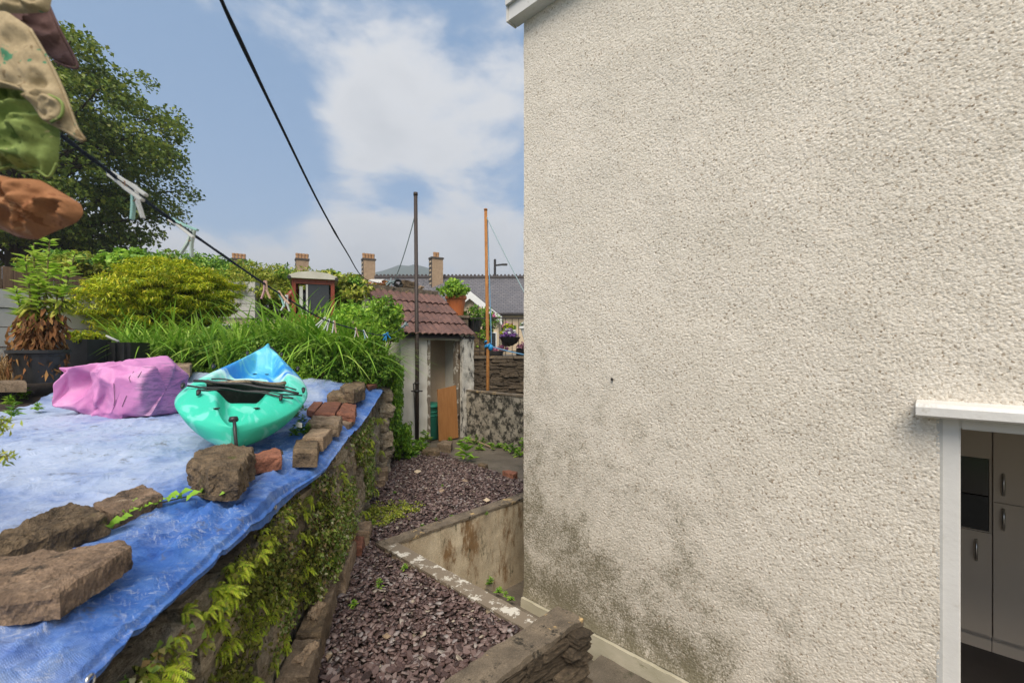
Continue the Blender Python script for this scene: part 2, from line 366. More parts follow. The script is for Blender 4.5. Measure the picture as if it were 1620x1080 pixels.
grime = t.noise(t.n('ShaderNodeMapping', {'Vector': tc, 'Scale': (3, 3, 16)}).outputs[0], 3.2, 8, .75)
col = t.mix(t.math('MULTIPLY', t.math('MULTIPLY', t.sstep(grime, .46, .60), t.sstep(rt, .14, .34)), .75), col, (.17, .12, .21))
nrm = t.n('ShaderNodeBump', {'Strength': .35, 'Distance': .01, 'Height': t.noise(tc, 16, 6, .6, 1.0)}).outputs[0]
finish(t, col, .5, nrm, .35)
# kayak: sea green stern running into blue and white at the bow
m_kayak, t = newmat('sea_green_to_blue_plastic'); tc = t.n('ShaderNodeTexCoord').outputs['UV']
sx = t.n('ShaderNodeSeparateXYZ', {0: tc}); u_ = sx.outputs[0]
tw = t.n('ShaderNodeMapping', {'Vector': t.n('ShaderNodeTexCoord').outputs['Object'], 'Rotation': (0, 0, R_(20)), 'Scale': (3.2, 1.2, 2)}).outputs[0]
nz = t.noise(tw, 1.6, 3, .5, 1.6)
uu = t.math('ADD', u_, t.math('MULTIPLY', t.math('SUBTRACT', nz, .5), .30))
col = t.ramp(uu, [(.0, (.035, .50, .33)), (.24, (.045, .56, .38)), (.34, (.16, .66, .52)), (.41, (.50, .74, .72)), (.45, (.015, .20, .60)), (.62, (.03, .32, .66)), (.74, (.12, .50, .70)), (1, (.04, .40, .56))])
sw = t.noise(tw, 2.2, 2, .4, 2.5)
col = t.mix(t.math('MULTIPLY', t.sstep(sw, .50, .64), .55), col, (.24, .68, .60))
dirt = t.noise(t.n('ShaderNodeTexCoord').outputs['Object'], 7, 8, .7)
col = t.mix(t.math('MULTIPLY', t.sstep(dirt, .60, .75), .25), col, (.22, .30, .24))
scf = t.noise(t.n('ShaderNodeTexCoord').outputs['Object'], 30, 8, .75)
col = t.mix(t.math('MULTIPLY', t.sstep(scf, .62, .70), .35), col, (.55, .70, .62))
finish(t, col, .52, t.n('ShaderNodeBump', {'Strength': .15, 'Distance': .004, 'Height': scf}).outputs[0], .35)
m_camo, t = newmat('camouflage_cloth'); tc = t.n('ShaderNodeTexCoord').outputs['Object']
wv_ = t.n('ShaderNodeTexWave', {'Vector': tc, 'Scale': 700.0}).outputs[1]
ca = t.noise(tc, 13, 2, .5, .8); cb = t.noise(t.n('ShaderNodeMapping', {'Vector': tc, 'Location': (3, 5, 1)}).outputs[0], 15, 2, .5, .8)
def camo(name, base, p1, p2, a, b):
    m, t = newmat(name); tc = t.n('ShaderNodeTexCoord').outputs['Object']
    ca = t.noise(tc, 26, 3, .55, .8); cb = t.noise(t.n('ShaderNodeMapping', {'Vector': tc, 'Location': (3, 5, 1)}).outputs[0], 30, 3, .55, .8)
    col = t.mix(t.sstep(ca, a, a+.02), base, p1); col = t.mix(t.sstep(cb, b, b+.02), col, p2)
    col = t.mix(.3, col, t.ramp(t.noise(tc, 240, 3), [(.3, .6), (.7, 1.3)]), 'MULTIPLY')
    finish(t, col, .85, t.n('ShaderNodeBump', {'Strength': .35, 'Distance': .003, 'Height': t.noise(tc, 60, 6)}).outputs[0], .2); return m
bpy.data.materials.remove(m_camo)
m_camo_tan = camo('camouflage_tan', (.36, .28, .165), (.22, .16, .085), (.07, .22, .12), .60, .64)
m_camo_green = camo('camouflage_green', (.20, .26, .075), (.10, .145, .04), (.33, .30, .15), .56, .62)
m_camo_brown = camo('camouflage_brown', (.30, .135, .06), (.20, .08, .033), (.36, .19, .095), .58, .62)
m_camo_plum = camo('camouflage_plum', (.13, .075, .07), (.10, .06, .058), (.38, .22, .13), .60, .72)
L_tree = leafmat('sycamore_leaf', [(.045, .08, .012), (.095, .14, .020), (.15, .20, .028), (.23, .25, .040)], trans=.33)
L_gold = leafmat('golden_conifer_leaf', [(.11, .17, .008), (.24, .31, .012), (.38, .42, .02), (.50, .43, .03)], trans=.3)
L_hedge = leafmat('hedge_leaf', [(.09, .13, .014), (.18, .23, .024), (.29, .32, .04), (.36, .34, .06)], trans=.3)
L_red = leafmat('red_shrub_leaf', [(.30, .055, .02), (.15, .06, .02), (.35, .13, .03), (.10, .12, .02)], trans=.3)
L_grass = leafmat('daylily_blade', [(.06, .15, .012), (.13, .26, .02), (.22, .36, .04), (.34, .44, .09)], trans=.3)
L_broad = leafmat('broad_leaf', [(.04, .105, .012), (.085, .19, .02), (.15, .28, .03), (.25, .36, .05)], trans=.3)
L_lime = leafmat('lime_leaf', [(.10, .22, .02), (.19, .34, .03), (.30, .42, .05)], trans=.35)
L_fern = leafmat('fern_leaf', [(.14, .22, .012), (.26, .34, .018), (.38, .43, .03), (.26, .22, .04)], trans=.3)
L_creep = leafmat('creeper_leaf', [(.08, .14, .018), (.16, .24, .035), (.25, .33, .06), (.24, .15, .06), (.40, .40, .24)], trans=.25)
L_moss = leafmat('moss', [(.05, .06, .008), (.09, .10, .012), (.13, .12, .02)], trans=.1, rough=.9)
L_dead = leafmat('dead_leaf', [(.16, .065, .02), (.23, .10, .035), (.10, .045, .018), (.30, .16, .05)], trans=.2, rough=.8)
L_lily = leafmat('lily_leaf', [(.20, .34, .03), (.32, .46, .06), (.44, .52, .11)], trans=.35)
L_straw = leafmat('straw_blade', [(.28, .17, .07), (.38, .25, .11), (.20, .12, .05)], trans=.2)
L_pinkfl = leafmat('pink_petal', [(.62, .12, .28), (.70, .30, .42)], trans=.3)
L_whitefl = leafmat('white_petal', [(.72, .72, .70), (.78, .76, .72)], trans=.3)
L_purple = leafmat('purple_petal', [(.12, .05, .22), (.22, .09, .30)], trans=.3)

# ------------------------------------------------------------------ foliage builders (numpy)
def unit(v): return v/np.maximum(np.linalg.norm(v, axis=-1, keepdims=True), 1e-9)
def leaf_quads(Cn, D, U, L, Wd, fold=.25):
    """diamond leaves: centre, direction, up-ish vector, length, width"""
    D = unit(D); S = unit(np.cross(D, U)); Nn = np.cross(S, D)
    L = np.asarray(L).reshape(-1, 1)*np.ones((len(Cn), 1)); Wd = np.asarray(Wd).reshape(-1, 1)*np.ones((len(Cn), 1))
    a = Cn-D*L*.5; b = Cn+S*Wd*.5+Nn*Wd*fold-D*L*.08; c = Cn+D*L*.5-Nn*L*.12; d = Cn-S*Wd*.5+Nn*Wd*fold-D*L*.08
    V = np.stack([a, b, c, d], 1).reshape(-1, 3); Fq = np.arange(len(V)).reshape(-1, 4)
    return V, Fq
def rdir(n, zb=0.): v = rng.normal(size=(n, 3)); v[:, 2] += zb; return unit(v)
def blades(base, n, h, spread, wid, droop=.5, seg=6, r0=.06):
    base = np.array(base); az = rng.uniform(0, 2*np.pi, n); ln = h*rng.uniform(.6, 1.15, n); sp = spread*rng.uniform(.15, 1.0, n)
    dp = droop*rng.uniform(.2, 1.2, n); wd = wid*rng.uniform(.6, 1.2, n)
    dirv = np.stack([np.cos(az), np.sin(az), 0*az], 1); side = np.stack([-np.sin(az), np.cos(az), 0*az], 1)
    st = base+np.stack([rng.normal(0, r0, n), rng.normal(0, r0, n), 0*az], 1); Vs = []
    for k in range(seg+1):
        q = k/seg; hz = ln*(q-dp*q**2.6); ho = sp*ln*(q**1.5)*.9+dp*ln*q**2.4*.35
        p = st+dirv*ho[:, None]+np.array([0, 0, 1])*hz[:, None]
        wq = wd*(1-q**2.2)*(.55+.45*min(1, q*4)) + .0008
        Vs += [p-side*wq[:, None]/2, p+side*wq[:, None]/2]
    V = np.stack(Vs, 1).reshape(-1, 3); k2 = 2*(seg+1)
    F = np.concatenate([np.arange(n)[:, None]*k2+np.array([2*i, 2*i+1, 2*i+3, 2*i+2]) for i in range(seg)])
    return V, F
def cat(*VF):
    Vs = []; Fs = []; o = 0
    for V, F in VF: Vs.append(V); Fs.append(F+o); o += len(V)
    return np.concatenate(Vs), np.concatenate(Fs)
def clump_crown(center, rad, ncl, per, leaf, asp=.6, flat=.5, shell=.55, cl_r=.28, up=.6, lump=.25, seed=1):
    center = np.array(center); rad = np.array(rad)
    d = rdir(ncl); rr_ = rng.uniform(shell**3, 1, ncl)**(1/3.)
    bump = 1+lump*fbm(d[:, 0]*1.7+seed, d[:, 1]*1.7, d[:, 2]*1.7, seed, 3)
    cc = center+d*rad*(rr_*bump)[:, None]
    clr = cl_r*np.mean(rad)*rng.uniform(.6, 1.25, ncl)
    o = rng.normal(size=(ncl, per, 3)); o = o/np.linalg.norm(o, axis=2, keepdims=True)*rng.uniform(.3, 1, (ncl, per, 1))**.6
    o[:, :, 2] *= flat
    pos = (cc[:, None]+o*clr[:, None, None]).reshape(-1, 3)
    out = unit((pos-center)/rad); n = len(pos)
    D = unit(out*.6+rdir(n)*.9+np.array([0, 0, -.25])); U = unit(np.array([0, 0, up])+rdir(n)*.55+out*.3)
    sz = leaf*rng.uniform(.6, 1.25, n)
    return leaf_quads(pos, D, U, sz, sz*asp)
def stemset(base, tips, r0, r1, rnd=.1):
    mb = MB(); base = Vector(base)
    for tp in tips:
        tp = Vector(tp); mid = base.lerp(tp, .5)+Vector(rng.normal(0, rnd, 3))*(tp-base).length*.3
        mb.tube([base, base.lerp(mid, .6), mid, tp], [r0, r0*.8, (r0+r1)/2, r1], 6, False)
    return mb

# ------------------------------------------------------------------ rocks and slabs
def rock_mesh(name, m, seed, n=5, rough=.10, sq=.72):
    """unit rock: a cube with worn corners and lumpy faces, about -.5..+.5"""
    bm = bmesh.new(); bmesh.ops.create_cube(bm, size=1.0)
    bmesh.ops.subdivide_edges(bm, edges=bm.edges[:], cuts=n, use_grid_fill=True)
    for v in bm.verts:
        c = v.co*2; l = max(abs(c.x), abs(c.y), abs(c.z)); sph = c.normalized()*l
        p = c.lerp(sph*1.12, 1-sq)
        k = mnoise.noise(p*1.1+Vector((seed*3.1, 0, 0)))*rough*1.6+mnoise.noise(p*2.7+Vector((0, seed*1.7, 0)))*rough*.8
        v.co = p*.5*(1+k)
    me = bpy.data.meshes.new(name); bm.to_mesh(me); bm.free(); me.materials.append(m)
    return me
def slab(name, pts, z0, z1, m, parent=None, rough=.012, nz=5, M=64, nr=7, freq=9, worn=.25, seed=0, tilt=None):
    """worn stone block over a plan outline (world x,y), star-shaped about its middle"""
    pts = [Vector((p[0], p[1])) for p in pts]; cen = sum(pts, Vector((0, 0)))/len(pts)
    per = []; tot = sum((pts[(i+1) % len(pts)]-pts[i]).length for i in range(len(pts)))
    for i in range(len(pts)):
        a, b = pts[i], pts[(i+1) % len(pts)]; k = max(2, int(M*(b-a).length/tot))
        per += [a.lerp(b, j/k) for j in range(k)]
    M = len(per); per = np.array([[p.x, p.y] for p in per]); cen = np.array([cen.x, cen.y])
    edge = min((z1-z0)*.25, .02)
    rings = [(r, z1) for r in np.linspace(.12, .92, nr)]+[(.975, z1-edge*.25)]
    rings += [(1., z) for z in np.linspace(z1-edge, z0, nz)]
    V = [[cen[0], cen[1], z1]]
    for r, z in rings:
        q = cen+(per-cen)*r; V += [[x, y, z] for x, y in q]
    V.append([cen[0], cen[1], z0]); V = np.array(V)
    k = fbm(V[:, 0]*freq, V[:, 1]*freq, V[:, 2]*freq, seed, 6, .62)
    out = np.zeros_like(V); out[:, :2] = unit(V[:, :2]-cen+1e-6); top = V[:, 2] > z1-edge*.5
    V[:, 2] += np.where(top, k*rough, 0); V[:, :2] += out[:, :2]*np.where(top, 0.3, 1.3)[:, None]*(k*rough)[:, None]
    if tilt is not None: V[:, 2] += (V[:, 0]-cen[0])*tilt[0]+(V[:, 1]-cen[1])*tilt[1]
    F = [(0, 1+j, 1+(j+1) % M) for j in range(M)]
    for i in range(len(rings)-1):
        F += [(1+i*M+j, 1+(i+1)*M+j, 1+(i+1)*M+(j+1) % M, 1+i*M+(j+1) % M) for j in range(M)]
    l = len(V)-1; F += [(l, 1+(len(rings)-1)*M+(j+1) % M, 1+(len(rings)-1)*M+j) for j in range(M)]
    return obj(name, V, F, m, parent, smooth=False)

# ================================================================== THE SETTING
struct(MB().quadprism([(-400, -400), (900, -400), (900, 1200), (-400, 1200)], -1.2, -.9).build('ground', m_ground))
def zb(s, w_):
    """surface of the raised bed"""
    s = np.asarray(s, float); w_ = np.asarray(w_, float)
    z = 1.09+.10*sm(0, 2, w_)+sm(1.3, 3.4, s)*(.12+.11*sm(0, .6, w_))
    return z+.10*sm(2.2, 3.2, w_)+.16*sm(3.2, 5, w_)+.10*sm(4, 7, s)
def onbed(px, py, h=0.0):
    z = 1.15
    for _ in range(12):
        p = Pz(px, py, z); s, w_ = toSW(p); z = float(zb(s, w_))+h
    return Pz(px, py, z)
# bed soil
ss = np.concatenate([np.linspace(-4, 7, 80), np.linspace(7.3, 24, 14)]); wws = np.concatenate([np.linspace(.16, 5, 50), np.linspace(5.5, 70, 20)])
S_, W_ = np.meshgrid(ss, wws, indexing='ij')
Z_ = zb(S_, W_)-.05+.02*fbm(S_*3, W_*3, 0, 3)-.05*sm(.5, .1, W_)-.22*sm(.9, .1, W_)*sm(.9, .0, S_)
V = np.stack([AX+S_*T0+W_*N0, AY+S_*T1+W_*N1, Z_], -1).reshape(-1, 3)
nI, nJ = S_.shape; idx = np.arange(nI*nJ).reshape(nI, nJ)
gridF = lambda idx: np.stack([idx[:-1, :-1], idx[1:, :-1], idx[1:, 1:], idx[:-1, 1:]], -1).reshape(-1, 4)
struct(obj('garden_bed_soil', V, gridF(idx), m_soil, base=(0, 0, 0), smooth=True))

# slate path bed, yard slabs, lower yard
gravel_poly = [SW(-1.35, .02), SW(3.95, .02), (4.3, 6.95), (4.72, 6.55), (4.62, 6.0), (4.47, 5.2), (4.44, 4.6), (4.30, 3.56), (2.11, 3.56), (2.11, 1.76), (.40, 1.76)]
gravel = struct(MB().quadprism(gravel_poly, -.95, -.025).build('slate_path', m_soil, base=(2, 3, -.95)))
struct(MB().quadprism([(4.30, 3.50), (5.9, 3.50), (5.9, 8.3), (4.35, 8.3), (4.3, 6.95), (4.72, 6.55), (4.62, 6.0), (4.47, 5.2), (4.44, 4.6)], -.95, -.012).build('concrete_yard', m_conc))
struct(MB().bx(-3, 5.9, -4, 3.52, -1.1, -.89).build('lower_yard', m_conc))
struct(MB().bx(2.17, 3.25, 2.25, 3.52, -.885, -.77).build('sunken_area_floor', m_conc))
# dust of moss and leaf litter is left to the weeds below

# loose slate chips: nearest ones are parts, the rest one mass
def inpoly(x, y, poly):
    c = np.zeros(len(x), bool); n = len(poly)
    for i in range(n):
        x0, y0 = poly[i][0], poly[i][1]; x1, y1 = poly[(i+1) % n][0], poly[(i+1) % n][1]
        hit = ((y0 > y) != (y1 > y)) & (x < (x1-x0)*(y-y0)/(y1-y0+1e-12)+x0); c ^= hit
    return c
def chip_shape(seed, k=6):
    r = np.random.default_rng(seed); a = np.sort(r.uniform(0, 2*np.pi, k)+np.arange(k)*.9) if False else np.arange(k)*2*np.pi/k+r.uniform(-.4, .4, k)
    rad = r.uniform(.65, 1.1, k); x = np.cos(a)*rad; y = np.sin(a)*rad*r.uniform(.5, .8); h = r.uniform(.07, .15)
    V = np.concatenate([np.stack([x, y, -h+0*x], 1), np.stack([x*.9, y*.9, h+r.uniform(-.06, .06, k)], 1)])
    F = [(0, i+1, i+2) for i in range(0)]
    T = []
    for i in range(1, k-1): T.append((k, k+i, k+i+1)); T.append((0, i+1, i))
    for i in range(k):
        j = (i+1) % k; T += [(i, j, k+j), (i, k+j, k+i)]
    return V, np.array(T)
NCH = 26000
cx = rng.uniform(.3, 4.8, NCH*3); cy = rng.uniform(1.7, 7.0, NCH*3); ok = inpoly(cx, cy, gravel_poly)
# the yard slab side is thin
cx, cy = cx[ok][:NCH], cy[ok][:NCH]
dd = np.hypot(cx, cy); order = np.argsort(dd); cx, cy = cx[order], cy[order]
lev = .012*fbm(cx*2, cy*2, 0, 9)+.015
shapes = [chip_shape(i, 5+i % 3) for i in range(9)]
chip_meshes = []
for i, (V, T) in enumerate(shapes):
    me = bpy.data.meshes.new('slate_chip'); me.from_pydata(V.tolist(), [], T.tolist()); me.materials.append(m_slate); chip_meshes.append(me)
vis = []
Vs, Fs, off = [], [], 0
nb = 0
for i in range(len(cx)):
    sc = rng.uniform(.010, .026)*(1.15 if dd[i] < 4 else 1.3)
    e = Euler((rng.normal(0, .30), rng.normal(0, .30), rng.uniform(0, 6.28)))
    z = lev[i]+rng.uniform(-.03, .012)
    front = F0*cx[i]+F1*cy[i]; px = 810+FPX*(Q0*cx[i]+Q1*cy[i])/front; py = 550-FPX*(0-CZ)/front
    if nb < 300 and 500 < px < 800 and py < 1085 and z > lev[i]-.008:
        inst(chip_meshes[i % 9], 'slate_chip', gravel, (cx[i], cy[i], z+.004), tuple(e), (sc*1.15,)*3); nb += 1; continue
    V, T = shapes[i % 9]; m3 = np.array(e.to_matrix())
    Vs.append((V*sc)@m3.T+np.array([cx[i], cy[i], z])); Fs.append(T+off); off += len(V)
obj('loose_slate_chips', np.concatenate(Vs), np.concatenate(Fs), m_slate, gravel, kind='stuff')

# ------------------------------------------------------------------ low walls round the sunken area
lw = thing('retaining_wall', 'low rendered wall round the sunken area with flaking white paint on its top', 'wall', (2.11, 2.6, -.8))
def rough_box(name, x0, x1, y0, y1, z0, z1, m, parent=None, amp=.006, step=.035, seed=0, freq=9, smooth=True):
    """box with closely gridded, slightly uneven faces"""
    V = []; Fq = []; off = 0
    faces = [((x0, y0, z0), (x1-x0, 0, 0), (0, 0, z1-z0)), ((x1, y1, z0), (x0-x1, 0, 0), (0, 0, z1-z0)), ((x0, y1, z0), (0, y0-y1, 0), (0, 0, z1-z0)),
             ((x1, y0, z0), (0, y1-y0, 0), (0, 0, z1-z0)), ((x0, y0, z1), (x1-x0, 0, 0), (0, y1-y0, 0))]
    for o, a, b in faces:
        o, a, b = np.array(o, float), np.array(a, float), np.array(b, float)
        na = max(2, int(np.linalg.norm(a)/step)+1); nb_ = max(2, int(np.linalg.norm(b)/step)+1)
        A, B = np.meshgrid(np.linspace(0, 1, na), np.linspace(0, 1, nb_), indexing='ij')
        p = o+A[..., None]*a+B[..., None]*b; p = p.reshape(-1, 3)
        p = p+amp*np.stack([fbm(p[:, 0]*freq, p[:, 1]*freq, p[:, 2]*freq, seed+k*7, 4, .6) for k in range(3)], 1)
        V.append(p); Fq.append(gridF(np.arange(na*nb_).reshape(na, nb_))+off); off += na*nb_
    return obj(name, np.concatenate(V), np.concatenate(Fq), m, parent, smooth=smooth)
rough_box('wall_face', 2.05, 2.165, 1.86, 3.50, -.9, .028, m_pitwall, lw, seed=1)
rough_box('painted_top', 2.042, 2.172, 1.855, 3.50, .03, .045, m_white_flake, lw, amp=.004, seed=4)
lw2 = thing('retaining_wall', 'low stained concrete wall crossing the yard behind the sunken area', 'wall', (3.9, 3.56, -.8))
rough_box('wall_face', 2.05, 5.84, 3.504, 3.63, -.9, .022, m_pitwall, lw2, seed=2)
rough_box('coping', 2.04, 5.84, 3.495, 3.64, .024, .046, m_cap, lw2, amp=.005, seed=8)
# near wall: rock-faced dark stones under a concrete top
nw = thing('stone_wall', 'dark rock-faced stone wall with ochre-blotched concrete top beside the steps', 'wall', (1.3, 1.76, -.85))
MB().bx(-1.2, 2.34, 1.705, 1.842, -.9, .02).build('mortar_core', m_darkstone, nw)
rough_box('concrete_top', -1.2, 2.365, 1.665, 1.862, .02, .056, m_cap, nw, amp=.009, step=.025, seed=5)
rocks_dark = [rock_mesh('stone', m_darkstone, 11+i, 5, .16, .80) for i in range(7)]
rocks_rub = [rock_mesh('stone', m_rubble, 31+i, 6, .16, .66) for i in range(8)]
z = .018; row = 0
while z > -.85:
    h = random.uniform(.05, .085); x = 2.36
    first = True
    while x > .2:
        l = random.uniform(.12, .30)
        inst(random.choice(rocks_dark), 'stone', nw, (x-l/2, 1.70+random.uniform(-.012, .012), z-h/2), (0, random.uniform(-.05, .05), random.choice((0, math.pi))), (l*1.02, .085 if not first else .2, h*1.04))
        if first:
            inst(random.choice(rocks_dark), 'stone', nw, (2.325, 1.80, z-h/2), (0, 0, 0), (.085, .14, h*1.02)); first = False
        x -= l+.006
    z -= h+.006

# steps
st = thing('concrete_step', 'dark grey concrete step against the house plinth', 'step', (2.9, 1.2, -.8))
rough_box('tread', 2.42, 3.238, -.6, 2.10, -.86, -.80, m_conc, st, amp=.004, seed=12)

# ------------------------------------------------------------------ retaining wall of the raised bed
rw = thing('retaining_wall', 'rubble stone retaining wall overgrown with ferns below the blue tarpaulin', 'wall', SW(0, 0, 0))
mb = MB(); 
pts = [SW(-3.6, .12), SW(0, .12), SW(.4, .03), SW(5.3, .03), SW(5.3, .32), SW(-3.6, .32)]
mb.quadprism(pts, -.9, .86); mb.quadprism([SW(2.6, .03), SW(5.3, .03), SW(5.3, .32), SW(2.6, .32)], .86, 1.10)
mb.build('mortar_core', m_rubble, rw)
ang = math.atan2(T1, T0)
s0 = -3.4; cols = 0
zrow = -.02
while zrow < 1.02:
    h = random.uniform(.11, .21); s_ = -3.4+random.uniform(0, .2)
    while s_ < 5.2:
        l = random.uniform(.16, .42); top = .90 if s_ < .2 else (1.0 if s_ < 2.4 else 1.14)
        hh_ = min(h, top-zrow)
        if hh_ > .04:
            c = SW(s_+l/2, .035+.095*float(sm(.35, -.3, s_))+random.uniform(-.02, .03), zrow+hh_/2)
            inst(random.choice(rocks_rub), 'stone', rw, c, (random.uniform(-.06, .06), random.uniform(-.1, .1), ang+random.choice((0, math.pi))+random.uniform(-.08, .08)), (l*1.04, .20, hh_*1.06))
        s_ += l*.97
    zrow += h*.97
# end pillar of the retaining wall
for k in range(6):
    inst(rocks_rub[k], 'stone', rw, SW(3.62+random.uniform(-.03, .03), -.02, .1+k*.2), (0, 0, ang+k), (.34, .28, .21))

# edging blocks along the path: (s0, s1, w0, w1, top, material, label)
edg = [(-1.0, -.62, -.16, -.02, .10, m_blackblock, 'dark mossy edging block flush with the slate chips'),
       (-.60, -.30, -.15, .0, .19, m_block, 'brown edging block with a pale chip of wood on top'),
       (-.28, .02, -.13, .0, .20, m_blackblock, 'blackened edging block leaning beside the ferny wall'),
       (.04, .30, -.11, .0, .17, m_block, 'grey edging slab between the blackened block and the pale kerb'),
       (.46, .98, -.13, -.04, .17, m_sandslab, 'long pale green-stained kerb stone edging the slate path'),
       (1.04, 1.26, -.16, -.02, .10, m_brick, 'orange-brown broken brick at the end of the pale kerb'),
       (1.28, 1.52, -.19, .02, .13, m_sandslab, 'flat pale topped stone beside the small-leaved weeds'),
       (2.95, 3.12, -.17, -.02, .11, m_sandslab, 'small buff block on the path edge below the wall end'),
       (3.16, 3.36, -.18, -.02, .17, m_block, 'brown brick stood at the foot of the wall end')]
for i, (a, b, c, d_, tp, m_, lb) in enumerate(edg):
    o = slab('edging_block', [SW(a, c), SW(b, c+.01), SW(b, d_), SW(a, d_)], -.06, tp, m_, rough=.010, seed=40+i, M=48, nr=5)
    tag(o, lb, 'edging', 'edging stones of the slate path')

# ------------------------------------------------------------------ blue tarpaulin over the bed
ns, nv = 420, 260
sv = np.linspace(-3.2, 3.55, ns); vv = np.linspace(0, 1, nv)
S_, V_ = np.meshgrid(sv, vv, indexing='ij')
wmax = 2.62+.06*S_+.08*fbm(S_*2, 0, 0, 5)
vf = .86                                            # share of rows that lie on the bed; the rest hangs
wedge = .045-.12*sm(-.45, .1, S_)
Wl = wmax+(wedge-wmax)*np.clip(V_/vf, 0, 1)**.8
we = .50-.40*sm(-.35, .35, S_)
drop = sm(we, -.12, Wl)**1.25*(.085-.035*sm(-.3, .3, S_))
lump = .020*fbm(S_*1.5, Wl*1.5, 0, 21, 3)+.03*sm(2.4, 3.3, S_)*fbm(S_*4, Wl*4, 0, 25, 3)
# creases: ridged noise, stretched
cr1 = 1-np.abs(fbm(S_*2.2+Wl*3.0, Wl*.8-S_*.4, 0, 31, 3)); cr2 = 1-np.abs(fbm(S_*.9, Wl*4.2+S_*1.6, 0, 36, 3))
cr3 = 1-np.abs(fbm(S_*5+Wl*6, Wl*5-S_*3, 0, 63, 3)); cr4 = 1-np.abs(fbm(S_*3-Wl*9, Wl*3, 0, 67, 3)); crs = .014*cr1**14+.013*cr2**14+.008*cr3**12+.008*cr4**12
edgeamp = sm(.55, 0, Wl)*sm(.5, -.2, S_)
fold = sm(wedge, wedge+.12, Wl)*edgeamp*(.017*np.sin(S_*4+Wl*30+6*fbm(S_*1.4, Wl*2, 0, 41, 3))+.034*(1-np.abs(fbm(S_*1.7+Wl*2, Wl*7, 0, 44, 3)))**9+.016*(1-np.abs(fbm(S_*9, Wl*5, 0, 47, 3)))**6)
Zt = zb(S_, Wl)-drop+lump*(1-.5*sm(.2, 0, Wl))+crs+fold
hang = np.clip((V_-vf)/(1-vf), 0, 1)
hl = .03+.035*(1+fbm(S_*1.1, 0, 0, 51, 2))*.5+.06*np.exp(-((S_+.55)/.28)**2)-.02*sm(.2, .6, S_)
Zt = Zt-hang*hl; Wh = Wl-.02*np.sin(hang*np.pi*.5)-.008*hang*fbm(S_*2.0, hang*1.2, 0, 55, 2)-.012*np.exp(-((hang-.55)/.08)**2)
V = np.stack([AX+S_*T0+Wh*N0, AY+S_*T1+Wh*N1, Zt+.01], -1).reshape(-1, 3)
tarp = thing('tarpaulin', 'worn blue woven tarpaulin spread over the raised bed and weighted with stones', 'tarpaulin', SW(0, .6, 1.1))
obj('sheet', V, gridF(np.arange(ns*nv).reshape(ns, nv)), m_tarp, tarp, smooth=True)
def tarp_z(s, w_): 
    i = int(np.clip((s+3.2)/6.75*(ns-1), 0, ns-1)); j = int(np.argmin(np.abs(Wl[i]-w_))); return float(Zt[i, j]+.01)
for es in (-.52, -1.75):
    i = int((es+3.2)/6.75*(ns-1)); j = int(nv*.95); c = Vector(V[i*nv+j])
    out = Vector((-N0, -N1, .15)).normalized(); u = out.orthogonal().normalized(); v = out.cross(u)
    MB().tube([c+out*.004+(u*math.cos(k*.524)+v*math.sin(k*.524))*.011 for k in range(13)], .004, 6).build('eyelet', m_chrome, tarp, smooth=True)

def ontarp(px, py, h=0.0):
    z = 1.12
    for _ in range(14):
        p = Pz(px, py, z); z = .5*z+.5*(tarp_z(*toSW(p))+h)
    return Pz(px, py, z)
# ------------------------------------------------------------------ stones and bricks lying on the tarpaulin
def topslab(name, pix, ht, th, m_, label, cat_, group='stones weighing down the tarpaulin', **kw):
    """pix: outline of the TOP face in photo pixels; ht: height of that face over the bed"""
    cx_ = sum(p[0] for p in pix)/len(pix); cy_ = sum(p[1] for p in pix)/len(pix)
    zt = ontarp(cx_, cy_, ht).z
    pts = [Pz(x, y, zt) for x, y in pix]
    c = sum((Vector((p.x, p.y, 0)) for p in pts), Vector())/len(pts)
    ts, tw_ = toSW(c); zb_ = tarp_z(ts, tw_)
    o = slab(name, pts, zt-th-.012, zt, m_, **kw); return tag(o, label, cat_, group)
topslab('stone_slab', [(-70, 888), (0, 878), (95, 868), (196, 853), (211, 861), (95, 934), (0, 946), (-70, 950)], .078, .055, m_slab, 'flat brown stone slab with a pointed end at the edge of the tarpaulin', 'stone', rough=.006, freq=24, seed=1, M=190, nr=20)
topslab('stone_block', [(-60, 868), (0, 842), (115, 791), (150, 800), (173, 812), (100, 838), (0, 872), (-60, 890)], .07, .06, m_blackblock, 'long dark mossy stone lying behind the flat brown slab', 'stone', rough=.010, freq=20, seed=2, M=190, nr=20)
topslab('stone_block', [(146, 796), (226, 763), (259, 783), (178, 812)], .055, .045, m_slab, 'squared brown stone beside the green leaves on the tarpaulin', 'stone', rough=.006, freq=24, seed=3, M=130, nr=14)
topslab('stone_block', [(296, 727), (312, 710), (350, 702), (402, 706), (398, 716), (376, 742), (330, 742)], .135, .125, m_blackblock, 'large rough cube of stone standing on the tarpaulin before the kayak', 'stone', rough=.011, freq=17, seed=4, M=190, nr=18, nz=16)
topslab('brick', [(398, 717), (436, 709), (444, 711), (446, 720), (402, 727)], .075, .065, m_brick, 'single red brick between the stone cube and the edge bricks', 'brick', rough=.006, freq=20, seed=5)
topslab('brick', [(463, 711), (468, 694), (504, 693), (502, 711)], .10, .09, m_blackblock, 'dark-fronted block nearest the loose hem of the tarpaulin, last in the row', 'brick', rough=.005, freq=20, seed=6)
topslab('brick', [(478, 691), (493, 677), (526, 677), (511, 692)], .085, .075, m_sandslab, 'buff brick in the row along the wall top behind the dark-fronted block', 'brick', rough=.005, freq=20, seed=7)
topslab('brick', [(481, 671), (494, 657), (541, 658), (536, 672)], .085, .075, m_block, 'crumbling mossy brick in the middle of the row on the wall top', 'brick', rough=.010, freq=18, seed=8)
